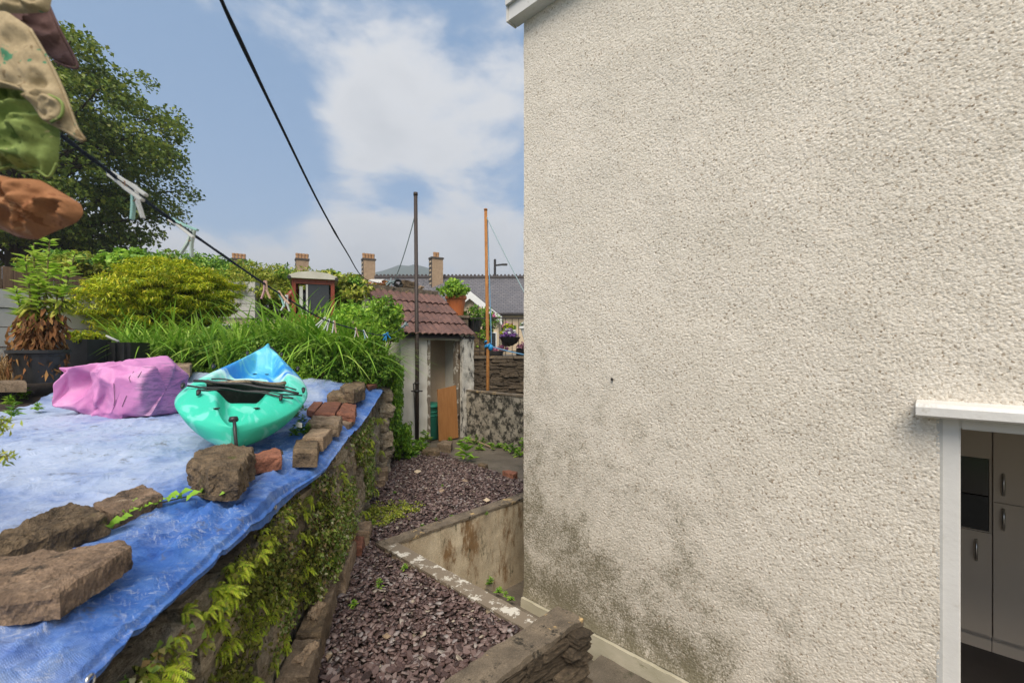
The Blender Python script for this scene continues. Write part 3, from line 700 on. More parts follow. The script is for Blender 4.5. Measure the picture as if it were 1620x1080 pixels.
topslab('brick', [(539, 666), (545, 658), (562, 662), (552, 672)], .03, .03, m_block, 'thin grey slab half under the crumbling brick', 'brick', rough=.004, freq=18, seed=9)
topslab('brick', [(485, 647), (497, 634), (511, 635), (498, 650)], .05, .045, m_brick, 'narrow plum brick, first of three laid flat in a row', 'brick', rough=.004, freq=18, seed=10)
topslab('brick', [(498, 652), (513, 635), (541, 635), (530, 653)], .055, .05, m_brick, 'smooth plum brick, middle of three laid flat in a row', 'brick', rough=.003, freq=18, seed=11)
topslab('brick', [(532, 653), (543, 637), (564, 639), (562, 655)], .06, .055, m_brick, 'broken brick with pale mortar, end of three laid flat', 'brick', rough=.010, freq=20, seed=12)
topslab('stone_block', [(517, 624), (526, 616), (558, 617), (558, 625)], .085, .07, m_blackblock, 'small mossy stone in front of the lumpy stone on the wall top', 'stone', rough=.007, freq=14, seed=13)
topslab('stone_block', [(537, 610), (560, 600), (577, 602), (577, 613), (560, 618), (545, 616)], .13, .115, m_blackblock, 'lumpy brown stone beside the thin plum tile', 'stone', rough=.016, freq=9, seed=14, nz=7)
topslab('roof_tile', [(576, 606), (606, 598), (610, 602), (584, 611)], .06, .04, m_brick, 'thin plum tile lying at the far end of the wall top', 'tile', rough=.002, freq=14, seed=15)
topslab('stone_block', [(573, 591), (580, 584), (608, 585), (612, 591), (600, 594)], .11, .08, m_block, 'flat brown stone at the far corner by the hanging creeper', 'stone', rough=.010, freq=9, seed=16)
topslab('stone_block', [(271, 573), (276, 571), (302, 571), (304, 575), (300, 577), (273, 577)], .13, .12, m_block, 'squared stone half hidden in the daylilies behind the tarpaulin', 'stone', rough=.007, freq=9, seed=17)
topslab('stone_block', [(478, 584), (500, 581), (512, 584), (498, 588)], .08, .07, m_blackblock, 'dark stone at the foot of the tall daylilies', 'stone', rough=.009, freq=9, seed=18)

# ------------------------------------------------------------------ house extension
hx = 3.30; hy = 3.02; hb = -.67; htop = 4.95
house = thing('house', 'cream pebbledashed two-storey house with white fascia and open kitchen door', 'building', (hx, hy, -.85))
stp = .0055
yv = np.arange(hy, -.50, -stp); zv = np.arange(hb, htop+.02, stp)
Y_, Z_ = np.meshgrid(yv, zv, indexing='ij')
cell = .0116
def dash(Y, Z, seed):
    gy, gz = Y/cell, Z/cell; iy, iz = np.floor(gy).astype(np.int64), np.floor(gz).astype(np.int64); h_ = np.zeros_like(Y)
    for dy in (-1, 0, 1):
        for dz in (-1, 0, 1):
            jy, jz = iy+dy, iz+dz
            cy_ = jy+.5+.62*(hsh(jy, jz, 0*jy, seed)-.5); cz_ = jz+.5+.62*(hsh(jy, jz, 0*jy+1, seed)-.5); rr2 = .62+.25*hsh(jy, jz, 0*jy+2, seed)
            d2 = ((gy-cy_)**2+(gz-cz_)**2)/rr2**2
            h_ = np.maximum(h_, np.sqrt(np.clip(1-d2, 0, 1))*(.72+.28*hsh(jy, jz, 0*jy+3, seed)))
    return h_
X_ = hx-.0082*dash(Y_, Z_, 3)-.004*fbm(Y_*3, Z_*3, 0, 5, 3)-.022*np.clip(1-(Z_-hb)/.13, 0, 1)**2
idx = np.arange(X_.size).reshape(X_.shape); Fq = gridF(idx)
dy0, dy1, dz1 = .045, -2.2, 1.39  # opening widened out of view to let more daylight into the kitchen
cyc = (Y_[:-1, :-1].ravel()+Y_[1:, :-1].ravel())/2; czc = (Z_[:-1, :-1].ravel()+Z_[:-1, 1:].ravel())/2
keep = ~((cyc < dy0) & (cyc > dy1) & (czc < dz1))
obj('wall', np.stack([X_, Y_, Z_], -1).reshape(-1, 3), Fq[keep], m_dash, house, smooth=True)
MB().bx(hx-.004, hx+.28, -7, dy1, hb, htop).build('wall', m_dash, house)
MB().bx(hx-.004, hx+.028, dy1+.001, yv[-1], dz1, htop).build('wall', m_dash, house)
MB().bx(hx+.03, 6.18, hy-.25, hy+.004, hb, htop).build('wall', m_dash, house)
mb = MB(); mb.bx(hx+.03, hx+.28, dy0+.002, hy-.26, hb, htop); mb.bx(hx+.03, hx+.28, dy1, dy0, dz1+.01, htop); mb.build('inner_wall', m_inwall, house)
MB().bx(5.98, 6.18, -7, hy-.26, -.8, htop).build('wall', m_dash, house)
rough_box('plinth', hx-.055, hx+.30, dy0+.01, hy-.002, -.92, hb-.008, m_plinth, house, amp=.004, seed=20)
MB().bx(hx-.055, hx+.3, -7, dy1, -.92, hb-.008).build('plinth', m_plinth, house)
MB().bx(hx+.29, 5.97, -5, hy-.3, -.86, -.76).build('kitchen_floor', m_floor, house)
MB().bx(hx+.29, 5.97, -5, hy-.3, 1.62, 1.70).build('kitchen_ceiling', m_inwall, house)
MB().bx(hx+.29, 5.97, -5.1, -5, -.76, 1.62).build('kitchen_wall', m_inwall, house)
# fascia and roof edge
fa = MB().bx(hx-.13, hx+.0, -7, hy+.09, htop-.01, htop+.20).build('fascia', m_upvc, house)
MB().bx(hx-.16, hx-.135, -7, hy+.105, htop+.13, htop+.25).build('gutter', m_upvc, fa)
MB().bx(hx-.14, hx-.01, hy+.092, hy+.112, htop-.02, htop+.21).build('end_cap', m_upvc, fa)
MB().bx(hx-.1, 6.3, -7, hy+.08, htop+.21, htop+.33).build('roof', m_ridge, house)
MB().bx(hx+.05, hx+.30, hy+.006, hy+.05, 3.95, 4.28).build('vent_cover', m_upvc, house)
MB().lathe((hx-.018, 2.02, 1.49), [(.004, -.012), (.011, -.008), (.012, .004), (.005, .012)], 8).build('bolt_stub', m_iron, house)
# door frame, drip canopy
df = MB(); df.bx(hx+.0, hx+.12, -.034, dy0, -.76, dz1); df.bx(hx+.0, hx+.12, dy1, dy1+.07, -.76, dz1); df.bx(hx+.0, hx+.12, dy1+.07, -.034, dz1-.06, dz1-.001); df.bx(hx, hx+.12, dy1+.07, -.034, -.76, -.73)
dfo = df.build('door_frame', m_upvc, house)
bmx = bmesh.new(); bmx.from_mesh(dfo.data); bmesh.ops.bevel(bmx, geom=bmx.edges[:], offset=.006, segments=2, affect='EDGES'); bmx.to_mesh(dfo.data); bmx.free()
MB().bx(hx-.004, hx-.0, dy0-.012, dy0+.012, -.66, dz1-.02).build('sealant', m_greywall, dfo)
MB().bx(hx-.03, hx+.13, dy1+.07, -.034, -.79, -.762).build('threshold', m_chrome, dfo)
cano = MB(); prof = [(0, .0), (-.115, -.012), (-.125, -.03), (-.125, -.072), (-.112, -.082), (0, -.075)]
n_ = len(prof); y0c, y1c = .135, -2.3
cano.add([(hx+.004+p, y0c, 1.472+q) for p, q in prof]+[(hx+.004+p, y1c, 1.472+q) for p, q in prof], [tuple(range(n_)), tuple(range(2*n_-1, n_-1, -1))]+[(i, n_+i, n_+(i+1) % n_, (i+1) % n_) for i in range(n_)])
cano.build('door_canopy', m_upvc, house)

# kitchen cupboards seen through the doorway
XC = 5.40
def cupboard(name, label, y0, y1, doors, gap=None):
    t_ = thing(name, label, 'cupboard', (XC+.2, (y0+y1)/2, -.76))
    b = MB()
    if gap is None: b.bx(XC, 5.96, y0, y1, -.62, 1.58)
    else: b.bx(XC, 5.96, y0, y1, -.62, gap[0]); b.bx(XC, 5.96, y0, y1, gap[1], 1.58); b.bx(5.90, 5.96, y0, y1, gap[0], gap[1]); b.bx(XC, 5.9, y0, y0+.015, gap[0], gap[1]); b.bx(XC, 5.9, y1-.015, y1, gap[0], gap[1])
    b.build('carcass', m_cab, t_)
    if gap is not None:
        zm = gap[0]+(gap[1]-gap[0])*.48
        MB().bx(XC+.01, 5.88, y0+.018, y1-.018, gap[0]+.004, zm-.006).build('oven', m_black, t_)
        MB().bx(XC+.004, 5.88, y0+.018, y1-.018, zm+.006, gap[1]-.004).build('oven', m_glassdark, t_)
    MB().bx(XC+.06, 5.95, y0, y1, -.76, -.62).build('kickboard', m_cab, t_)
    for z0, z1, hy_, hz in doors:
        d_ = MB().bx(XC-.022, XC-.002, y0+.003, y1-.003, z0, z1).build('door', m_cab, t_)
        if hy_ is not None: MB().tube([(XC-.022, hy_, hz+.085), (XC-.05, hy_, hz+.06), (XC-.058, hy_, hz), (XC-.05, hy_, hz-.06), (XC-.022, hy_, hz-.085)], .010, 8).build('handle', m_chrome, d_, smooth=True)
cupboard('oven_housing', 'cream kitchen cupboard with dark built-in oven in the doorway', -.238, .36, [(-.60, .235, -.147, .08), (.90, 1.56, None, 0)], (.243, .84))
cupboard('larder_cupboard', 'tall cream larder cupboard with two bow handles beside the oven', -.84, -.242, [(-.60, .495, -.30, .37), (.505, 1.56, -.30, .65)])
cupboard('larder_cupboard', 'plain tall cream cupboard past the two-handled larder', -1.44, -.844, [(-.60, .495, -1.38, .37), (.505, 1.56, -1.38, .65)])

# ------------------------------------------------------------------ boundary wall, shed
bw = thing('boundary_wall', 'black-blotched rendered boundary wall with thin concrete coping beside the shed', 'wall', (5.95, 5.3, 0))
rough_box('wall_face', 5.86, 6.02, 3.05, 6.98, -.9, .885, m_boundary, bw, amp=.012, seed=61, step=.05)
rough_box('coping', 5.85, 6.03, 3.05, 6.98, .887, .915, m_cap, bw, amp=.006, seed=62, step=.05)
shed = thing('shed', 'white rendered outhouse with plum tiled roof and open doorway', 'shed', (5.15, 7.4, 0))
sx0, sx1, sy0, sy1, se = 4.42, 6.04, 7.0, 8.15, 2.0
rough_box('front_wall', sx0, 4.985, sy0, sy0+.14, -.02, se, m_shedwhite, shed, amp=.008, seed=71, step=.05)
MB().bx(sx0, sx0+.12, sy0+.14, sy1, -.02, 1.97).build('side_wall', m_shedwhite, shed)
MB().bx(5.80, 5.92, sy0+.14, sy1-.1, -.02, 1.97).build('side_wall', m_shedwhite, shed)
MB().bx(sx0+.12, 5.80, 7.52, 7.60, -.02, 2.40).build('back_wall', m_beige, shed)  # inner depth shortened: wall brought forward so daylight reaches it
MB().bx(4.99, 5.8, sy0+.14, sy1-.12, -.02, .004).build('shed_floor', m_conc, shed)
rough_box('pier', 5.745, 6.045, sy0-.10, sy0+.16, -.02, 1.96, m_pier, shed, amp=.012, seed=72, step=.04)
rough_box('lintel', sx0, 6.05, sy0-.03, sy0+.13, 1.90, 1.985, m_shedwhite, shed, amp=.012, seed=73, step=.03)
dfm = MB(); dfm.bx(4.99, 5.045, sy0-.012, sy0+.09, 0, 1.89); dfm.build('door_post', m_white_flake, shed)
MB().bx(5.665, 5.715, sy0-.02, sy0+.09, 0, 1.89).build('door_post', m_white_flake, shed)
MB().bx(5.718, 5.742, sy0-.03, sy0+.09, 0, 1.89).build('door_post', m_blackblock, shed)
for zz_ in (.35, 1.55): MB().bx(5.702, 5.722, sy0-.045, sy0-.02, zz_, zz_+.08).build('hinge', m_iron, shed)
for px_ in (5.75, 5.88, 6.0):
    MB().lathe((px_, sy0-.05, 1.95), [(.0, 0), (.05, .01), (.06, .06), (.03, .09)], 10).build('mortar_lump', m_shedwhite, shed, smooth=True)
slope = math.atan2(.92, 1.22); ey, ez = 6.86, 1.985
rd = MB(); rl = 1.56
c0 = Vector((0, math.cos(slope), math.sin(slope)))
rf = MB(); V0 = [(sx0-.08, ey+.02, ez-.02), (6.06, ey+.02, ez-.02)]
rf.add([(sx0-.08, ey+.03, ez-.03), (6.07, ey+.03, ez-.03), (6.07, ey+rl*c0.y, ez+rl*c0.z-.02), (sx0-.08, ey+rl*c0.y, ez+rl*c0.z-.02),
        (sx0-.08, ey+.03, ez-.06), (6.07, ey+.03, ez-.06), (6.07, ey+rl*c0.y, ez+rl*c0.z-.06), (sx0-.08, ey+rl*c0.y, ez+rl*c0.z-.06)],
       [(0, 1, 2, 3), (7, 6, 5, 4), (0, 4, 5, 1), (1, 5, 6, 2), (2, 6, 7, 3), (3, 7, 4, 0)])
roof = rf.build('roof', m_ridge, shed)
# side verge triangle walls
for gx in (sx0, ):
    MB().add([(gx, sy0+.10, 1.97), (gx, sy1, 1.97), (gx, sy1, 2.72), (gx+.1, sy0+.10, 1.97), (gx+.1, sy1, 1.97), (gx+.1, sy1, 2.72)], [(0, 1, 2), (5, 4, 3), (0, 3, 4, 1), (1, 4, 5, 2), (2, 5, 3, 0)]).build('gable_wall', m_shedwhite, shed)
MB().add([(6.03, sy0+.02, 1.9), (6.03, sy1, 1.9), (6.03, sy1, 2.70), (5.93, sy0+.02, 1.9), (5.93, sy1, 1.9), (5.93, sy1, 2.70)], [(0, 1, 2), (5, 4, 3), (0, 3, 4, 1), (1, 4, 5, 2), (2, 5, 3, 0)]).build('gable_wall', m_shedwhite, shed)
tw_, tl, nx = .292, .44, 17
tv = []; xs = np.linspace(0, tw_, nx); pz = .034*np.abs(np.sin(np.pi*xs/tw_*2))**.7
for yq in (0, tl):
    for dz in (0, -.016): tv += [(x, yq, z_+dz) for x, z_ in zip(xs, pz)]
tf = []
for i in range(nx-1):
    tf += [(i, i+1, 2*nx+i+1, 2*nx+i), (nx+i+1, nx+i, 3*nx+i, 3*nx+i+1), (nx+i, nx+i+1, i+1, i)]
tme = bpy.data.meshes.new('tile'); tme.from_pydata(tv, [], tf); tme.materials.append(m_tile)
for r_ in range(4):
    base_ = Vector((0, ey, ez))+c0*(r_*.365-.05)
    for k in range(6):
        jit = random.uniform(-.006, .006)
        inst(tme, 'tile', roof, (sx0-.10+k*(tw_*.985)+(.0 if r_ % 2 else .0)+jit, base_.y, base_.z+.045+random.uniform(-.004, .004)), (slope-.075, random.uniform(-.008, .008), random.uniform(-.006, .006)))
rp = Vector((0, ey, ez))+c0*1.5
rough_box('ridge_cap', sx0-.12, 5.99, rp.y-.06, rp.y+.16, rp.z-.02, rp.z+.085, m_cap, shed, amp=.012, seed=75, step=.04)
MB().bx(sx0-.12, 5.95, rp.y+.0, rp.y+.14, 1.5, rp.z-.02).build('back_wall', m_shedwhite, shed)

# odds and ends on the ridge of the shed
for i, (px_, py_, sz, lb, nm, m_) in enumerate(((645, 455, (.26, .2, .17), 'jagged dark stone resting on the shed ridge', 'stone', m_blackblock), (664, 459, (.14, .12, .09), 'small buff pebble next to the pole on the shed ridge', 'stone', m_sandslab))):
    p_ = Vector((P(px_, py_, 9.55)))
    me = rock_mesh('stone', m_, 91+i, 4, .22, .55)
    o = bpy.data.objects.new('stone', me); C.objects.link(o); q = P(px_, 461, 9.6); o.location = (q.x, rp.y+.05, rp.z+.085+sz[2]*.45); o.scale = sz; tag(o, lb, 'stone')
    xx = (rp.y+.05)/ (F1+((px_-810)/FPX)*Q1)*(F0+((px_-810)/FPX)*Q0); o.location.x = xx
tb = thing('coil_of_cable', 'black coil of cable heaped on the shed ridge', 'cable', (4.9, rp.y+.05, rp.z+.085))
xx = (rp.y+.05)/(F1+((630-810)/FPX)*Q1)*(F0+((630-810)/FPX)*Q0)
for k in range(4):
    MB().tube([(xx+(.10-.012*k)*math.cos(a*.4), rp.y+.05+.03*math.sin(a*.8+k), rp.z+.18+(.075-.01*k)*math.sin(a*.4)) for a in range(17)], .016, 6).build('cable_loop', m_black, tb, smooth=True)

# bin, board, poles
xb = lambda px_, y_: y_/(F1+((px_-810)/FPX)*Q1)*(F0+((px_-810)/FPX)*Q0)
gb = thing('dustbin', 'green plastic dustbin standing just inside the shed doorway', 'bin', (5.20, 7.27, .004))
MB().lathe((5.20, 7.27, .004), [(.20, 0), (.215, .02), (.245, .60), (.25, .61)], 24).build('body', m_greenbin, gb, smooth=True)
MB().lathe((5.20, 7.27, .61), [(.265, 0), (.27, .03), (.262, .05), (.22, .075), (.05, .09)], 24).build('lid', m_greenbin, gb, smooth=True)
for k in range(2): MB().lathe((5.20, 7.27, .45+.07*k), [(.236+.004*k, 0), (.249+.004*k, .012), (.238+.004*k, .024)], 24, False).build('rib', m_greenbin, gb, smooth=True)
bd = MB(); bd.add([(5.17, 6.90, .005), (5.60, 6.86, .02), (5.63, 6.97, 1.02), (5.20, 6.99, .96), (5.17, 6.885, .005), (5.60, 6.845, .02), (5.63, 6.955, 1.02), (5.20, 6.975, .96)], [(0, 1, 2, 3), (7, 6, 5, 4), (0, 4, 5, 1), (1, 5, 6, 2), (2, 6, 7, 3), (3, 7, 4, 0)])
tag(bd.build('plywood_board', m_ply), 'orange-brown plywood board leaning across the shed doorway', 'board')
b0 = Pz(659.5, 697, 0.0); b0 = P(659.5, 695, 8.1); b0.z = -.02
pl = thing('clothes_pole', 'tall dark brown steel washing line pole in front of the shed', 'pole', b0)
MB().tube([b0, b0+Vector((.005, 0, 1.4)), b0+Vector((-.02, 0.01, 4.5))], [.037, .036, .033], 12).build('post', m_polebrown, pl, smooth=True)
MB().lathe(b0+Vector((-.02, .01, 4.47)), [(.038, 0), (.040, .03), (.036, .06), (.01, .065)], 12).build('cap', m_polebrown, pl, smooth=True)
cl_ = MB(); cl_.lathe(b0+Vector((0, 0, .98)), [(.042, 0), (.045, .02), (.042, .04)], 12); cl_.tube([b0+Vector((-.10*Q0, -.10*Q1, 1.0)), b0+Vector((.10*Q0, .10*Q1, 1.0))], .012, 8); cl_.build('cleat', m_iron, pl, smooth=True)
cl_ = MB(); cl_.lathe(b0+Vector((0, 0, 1.12)), [(.042, 0), (.045, .02), (.042, .04)], 12); cl_.tube([b0+Vector((-.06*Q0, -.06*Q1, 1.14)), b0], .012, 8); cl_.build('cleat', m_iron, pl, smooth=True)
p2 = Vector((6.09, 6.55, -.9))
rp_ = thing('clothes_pole', 'rusty orange washing line pole behind the boundary wall', 'pole', p2)
MB().tube([p2, p2+Vector((.01, 0, 2.5)), p2+Vector((-.03, .02, 5.36))], [.033, .033, .030], 12).build('post', m_polerust, rp_, smooth=True)
MB().lathe(p2+Vector((-.03, .02, 5.34)), [(.036, 0), (.036, .03), (.01, .04)], 12).build('cap', m_polerust, rp_, smooth=True)
kz = 1.78
kn = MB(); 
for k in range(5):
    a = k*.9; kn.tube([p2+Vector((.05*math.cos(a+q*.8), .05*math.sin(a+q*.8), .9+kz-.05+.018*k+.01*q)) for q in range(9)], .017, 6)
kn.lathe(p2+Vector((.06*Q0, .06*Q1, .9+kz-.06)), [(.01, -.03), (.05, 0), (.055, .05), (.03, .09), (.005, .1)], 10)
tag(kn.build('rope_knot', m_bluebag, smooth=True), 'bright blue bundle of twine knotted on the rusty pole', 'rope')
pk = p2+Vector((.06, -.03, .9+kz))
tag(MB().tube(sag(p2+Vector((0, 0, 5.2)), pk+Vector((.02, 0, .05)), .0, 8), .010, 6).build('rope', m_ropeblue), 'pale blue rope dropping straight down the rusty pole to the twine', 'rope')
tag(MB().tube(sag(pk, P(860, 566, 7.3), .02, 8), .012, 6).build('rope', m_ropeblue), 'pale blue rope running from the blue twine behind the house corner', 'rope')
tag(MB().tube(sag(p2+Vector((-.02, 0, 5.2)), P(860, 520, 7.6), .03, 14), .009, 6).build('rope', m_ropegrey), 'thin grey line slanting down from the top of the rusty pole', 'rope')
ptop = b0+Vector((-.03, 0, 4.15))
xr = xb(622, rp.y)
tag(MB().tube(sag(ptop, (xr, rp.y+.02, rp.z+.13), .10, 14), .010, 6).build('rope', m_ropegrey), 'thin grey line from the dark pole down to the shed ridge', 'rope')
xk = xb(616, rp.y)
kn = MB()
for k in range(9):
    d_ = Vector(rdir(1)[0]); c_ = Vector((xk, rp.y-.04, rp.z+.14)); kn.tube([c_-d_*.07, c_+Vector((0, 0, .03)), c_+d_*.10+Vector((0, 0, .01))], .011, 5)
tag(kn.build('rope_knot', m_ropegrey), 'tangled pale green rope knot on the shed ridge', 'rope')

# ------------------------------------------------------------------ neighbour's terrace: dark stone wall, railing, pots
def CF(r, d, z=0): return Vector((F0*d+Q0*r, F1*d+Q1*r, z))
ROT = math.atan2(Q1, Q0)
def cbox(mb, r0, r1, d0, d1, z0, z1): return mb.quadprism([CF(r0, d0), CF(r1, d0), CF(r1, d1), CF(r0, d1)], z0, z1)
D = 10.6
tw = thing('terrace_wall', 'dark dry stone terrace wall under the black railing', 'wall', CF(.4, D, -.9))
cbox(MB(), -1.25, 2.6, D+.04, D+.28, -.9, 1.50).build('mortar_core', m_darkstone, tw)
rough = MB(); cbox(rough, -1.3, 2.6, D-.06, D+.34, 1.50, 1.56); rough.build('coping', m_cap, tw)
z = 1.49
while z > .55:
    h = random.uniform(.07, .13); r = -1.24
    while r < 1.3:
        l = random.uniform(.16, .42)
        inst(random.choice(rocks_dark), 'stone', tw, CF(r+l/2, D+.04+random.uniform(-.03, .02), z-h/2), (0, random.uniform(-.05, .05), ROT+random.choice((0, math.pi))), (l*1.02, .16, h*1.02)); r += l*.985
    z -= h*.98
struct(cbox(MB(), -1.3, 6, D+.27, D+7, -.9, 1.50).build('neighbour_terrace', m_conc))
rl_ = thing('railing', 'black iron railing along the top of the dark stone terrace wall', 'railing', CF(.3, D+.1, 1.56))
cbox(MB(), -1.25, 2.4, D+.08, D+.12, 2.43, 2.46).build('top_rail', m_iron, rl_)
cbox(MB(), -1.25, 2.4, D+.08, D+.12, 1.66, 1.68).build('bottom_rail', m_iron, rl_)
bar = MB().tube([(0, 0, 0), (0, 0, .875)], .0085, 6); bo = None
r = -1.22
while r < 2.35:
    c = CF(r, D+.10, 1.56)
    if bo is None:
        bo = MB().tube([c, c+Vector((0, 0, .875))], .0085, 6).build('bar', m_iron, rl_); c00 = c
    else:
        k = bo.copy(); C.objects.link(k); k.parent = rl_; k.location = c-c00
    r += .153

def potplant(name, label, cat_, r, d, z, prof, m_, leaf=None, rad=(.2, .2, .18), cz=.15, n=(26, 16), lf=.07, flowers=None, handle=False, extra=None, seed=1, group=None):
    t_ = thing(name, label, cat_, CF(r, d, z), group)
    c = CF(r, d, z); MB().lathe(c, prof, 20).build('pot', m_, t_, smooth=False)
    top = z+prof[-1][1]
    MB().lathe((c.x, c.y, top-.03), [(prof[-1][0]*.95, 0), (prof[-1][0]*.9, .012)], 16).build('soil', m_soil, t_)
    if leaf:
        V, F = clump_crown((c.x, c.y, top+cz), rad, n[0], n[1], lf, .6, .8, .2, .45, .6, .2, seed); obj('foliage', V, F, leaf, t_)
    if flowers:
        V, F = clump_crown((c.x, c.y, top+cz+.03), tuple(k*.95 for k in rad), 14, 10, lf*.9, .8, .8, .8, .2, .6, .1, seed+5); obj('flowers', V, F, flowers, t_)
    if handle:
        MB().tube([c+Vector((Q0*.11*math.cos(a*.314), Q1*.11*math.cos(a*.314), prof[-1][1]+.22*math.sin(a*.314))) for a in range(11)], .010, 6).build('handle', m_whitepl, t_, smooth=True)
    return t_
# support pier behind the shed for the orange pot
pr = thing('pillar', 'dark stone pillar carrying the orange flowerpot behind the shed roof', 'pillar', CF(-1.30, D+.15, -.9))
cbox(MB(), -1.62, -1.02, D-.05, D+.30, -.9, 2.44).build('shaft', m_darkstone, pr)
cbox(MB(), -1.66, -.98, D-.09, D+.34, 2.44, 2.50).build('cap', m_cap, pr)
potplant('flowerpot', 'orange plastic flowerpot with lime green leafy plant behind the shed roof', 'flowerpot', -1.32, D+.12, 2.50, [(.17, 0), (.225, .38), (.25, .39), (.255, .46), (.235, .47)], m_terra, L_lime, (.33, .33, .20), .17, (40, 24), .10)
gp = [(.10, 0), (.14, .2), (.15, .22)]
tp = [(.15, 0), (.2, .24), (.21, .26)]
potplant('plant_bucket', 'dark bucket with white hoop handle beside the orange flowerpot', 'bucket', -.90, D+.35, 2.10, [(.13, 0), (.17, .30), (.18, .31)], m_black, L_broad, (.26, .26, .22), .14, (26, 20), .08, None, True, seed=2)
cbox(MB(), -1.15, -.65, D+.2, D+.55, 1.50, 2.10).build('plant_stand', m_blackblock) and tag(bpy.data.objects['plant_stand'], 'dark timber stand under the hoop-handled bucket', 'stand')
potplant('flowerpot', 'dark pot with red-flowered bush in front of the gabled house', 'flowerpot', -.62, D+.9, 2.05, gp, m_black, L_broad, (.26, .26, .30), .25, (30, 20), .08, L_pinkfl, seed=3)
potplant('planter', 'black planter with light green bush behind the railing beside the shed pier', 'planter', -.78, D+.40, 1.50, tp, m_black, L_lime, (.24, .24, .22), .22, (30, 22), .09, seed=4)
potplant('flowerpot', 'black pot with yellow-green feathery plant behind the railing', 'flowerpot', -.14, D+.75, 1.78, gp, m_black, L_gold, (.20, .20, .18), .16, (24, 18), .08, seed=5)
potplant('flowerpot', 'pot of pink flowers raised behind the railing', 'flowerpot', -.08, D+1.1, 1.98, gp, m_black, L_broad, (.15, .15, .10), .08, (16, 12), .06, L_pinkfl, seed=6)
potplant('hanging_basket', 'dark round basket of white and purple flowers on the railing', 'basket', -.05, D-.02, 1.80, [(.05, 0), (.17, .06), (.24, .18), (.25, .20)], m_black, L_purple, (.23, .18, .09), .05, (22, 14), .06, L_whitefl, seed=7)
potplant('flowerpot', 'small dark pot of grey leaved plant near the house corner', 'flowerpot', .40, D+.9, 2.02, gp, m_black, L_broad, (.22, .2, .10), .08, (18, 12), .06, L_whitefl, seed=8)
t_ = thing('planter', 'tapered white plastic planter hung on the railing by the house corner', 'planter', CF(.42, D-.08, 1.86))
mb = MB(); V0 = [CF(.30, D-.2, 1.86), CF(.70, D-.2, 1.86), CF(.70, D+.02, 1.86), CF(.30, D+.02, 1.86)]; V1 = [CF(.20, D-.28, 2.20), CF(.80, D-.28, 2.20), CF(.80, D+.06, 2.20), CF(.20, D+.06, 2.20)]
mb.add(V0+V1, [(3, 2, 1, 0), (4, 5, 6, 7), (0, 1, 5, 4), (1, 2, 6, 5), (2, 3, 7, 6), (3, 0, 4, 7)]); mb.build('body', m_whitepl, t_)
cbox(MB(), .17, .83, D-.31, D+.075, 2.19, 2.24).build('rim', m_whitepl, t_)
t_ = thing('planter', 'long black trough of pink flowers behind the railing by the house corner', 'planter', CF(.45, D+.35, 1.50))
cbox(MB(), .10, .85, D+.22, D+.48, 1.50, 1.74).build('trough', m_black, t_)
V, F = clump_crown(tuple(CF(.47, D+.35, 1.80)), (.36, .36, .06), 30, 14, .055, .8, .8, .2, .3); obj('flowers', V, F, L_pinkfl, t_)
V, F = clump_crown(tuple(CF(.47, D+.35, 1.77)), (.36, .36, .06), 26, 14, .06, .6, .8, .2, .3); obj('foliage', V, F, L_broad, t_)
t_ = thing('planter', 'black trough of pale flowers behind the railing beside the rusty pole', 'planter', CF(-.35, D+.30, 1.50))
cbox(MB(), -.62, -.22, D+.2, D+.42, 1.50, 1.66).build('trough', m_black, t_)
V, F = clump_crown(tuple(CF(-.30, D+.3, 1.72)), (.22, .22, .07), 20, 12, .05, .8, .8, .2, .3); obj('flowers', V, F, L_pinkfl, t_)

# ------------------------------------------------------------------ far terrace of slate-roofed houses
def uvquad(o, su=1.0):
    me = o.data; uv = me.uv_layers.new(name='UVMap')
    for pl_ in me.polygons:
        n = pl_.normal; ax = Vector((0, 0, 1)).cross(n); ax = ax.normalized() if ax.length > .01 else Vector((1, 0, 0)); ay = n.cross(ax)
        for li in pl_.loop_indices:
            co = me.vertices[me.loops[li].vertex_index].co; uv.data[li].uv = (co.dot(ax)*su, co.dot(ay)*su)
TD = 33.0; HW = 5.15; zr, ze = 7.42, 4.25; r0_ = -27.6
chim_px = {1: 378, 2: 478, 3: 583, 4: 690}
names_ = ['end', 'far', 'mid', 'near']
house_lbl = {0: 'slate-roofed terrace house furthest along behind the tree', 1: 'slate-roofed terrace house with four-pot chimney behind the garden shrubs', 2: 'slate-roofed terrace house with chimney above the orange cab', 3: 'slate-roofed terrace house with a pale flashing panel and three-pot chimney', 4: 'slate-roofed terrace house with single-pot chimney behind the dark pole', 5: 'slate-roofed terrace house behind the rusty pole', 6: 'slate-roofed terrace house hidden largely by the pebbledashed house'}
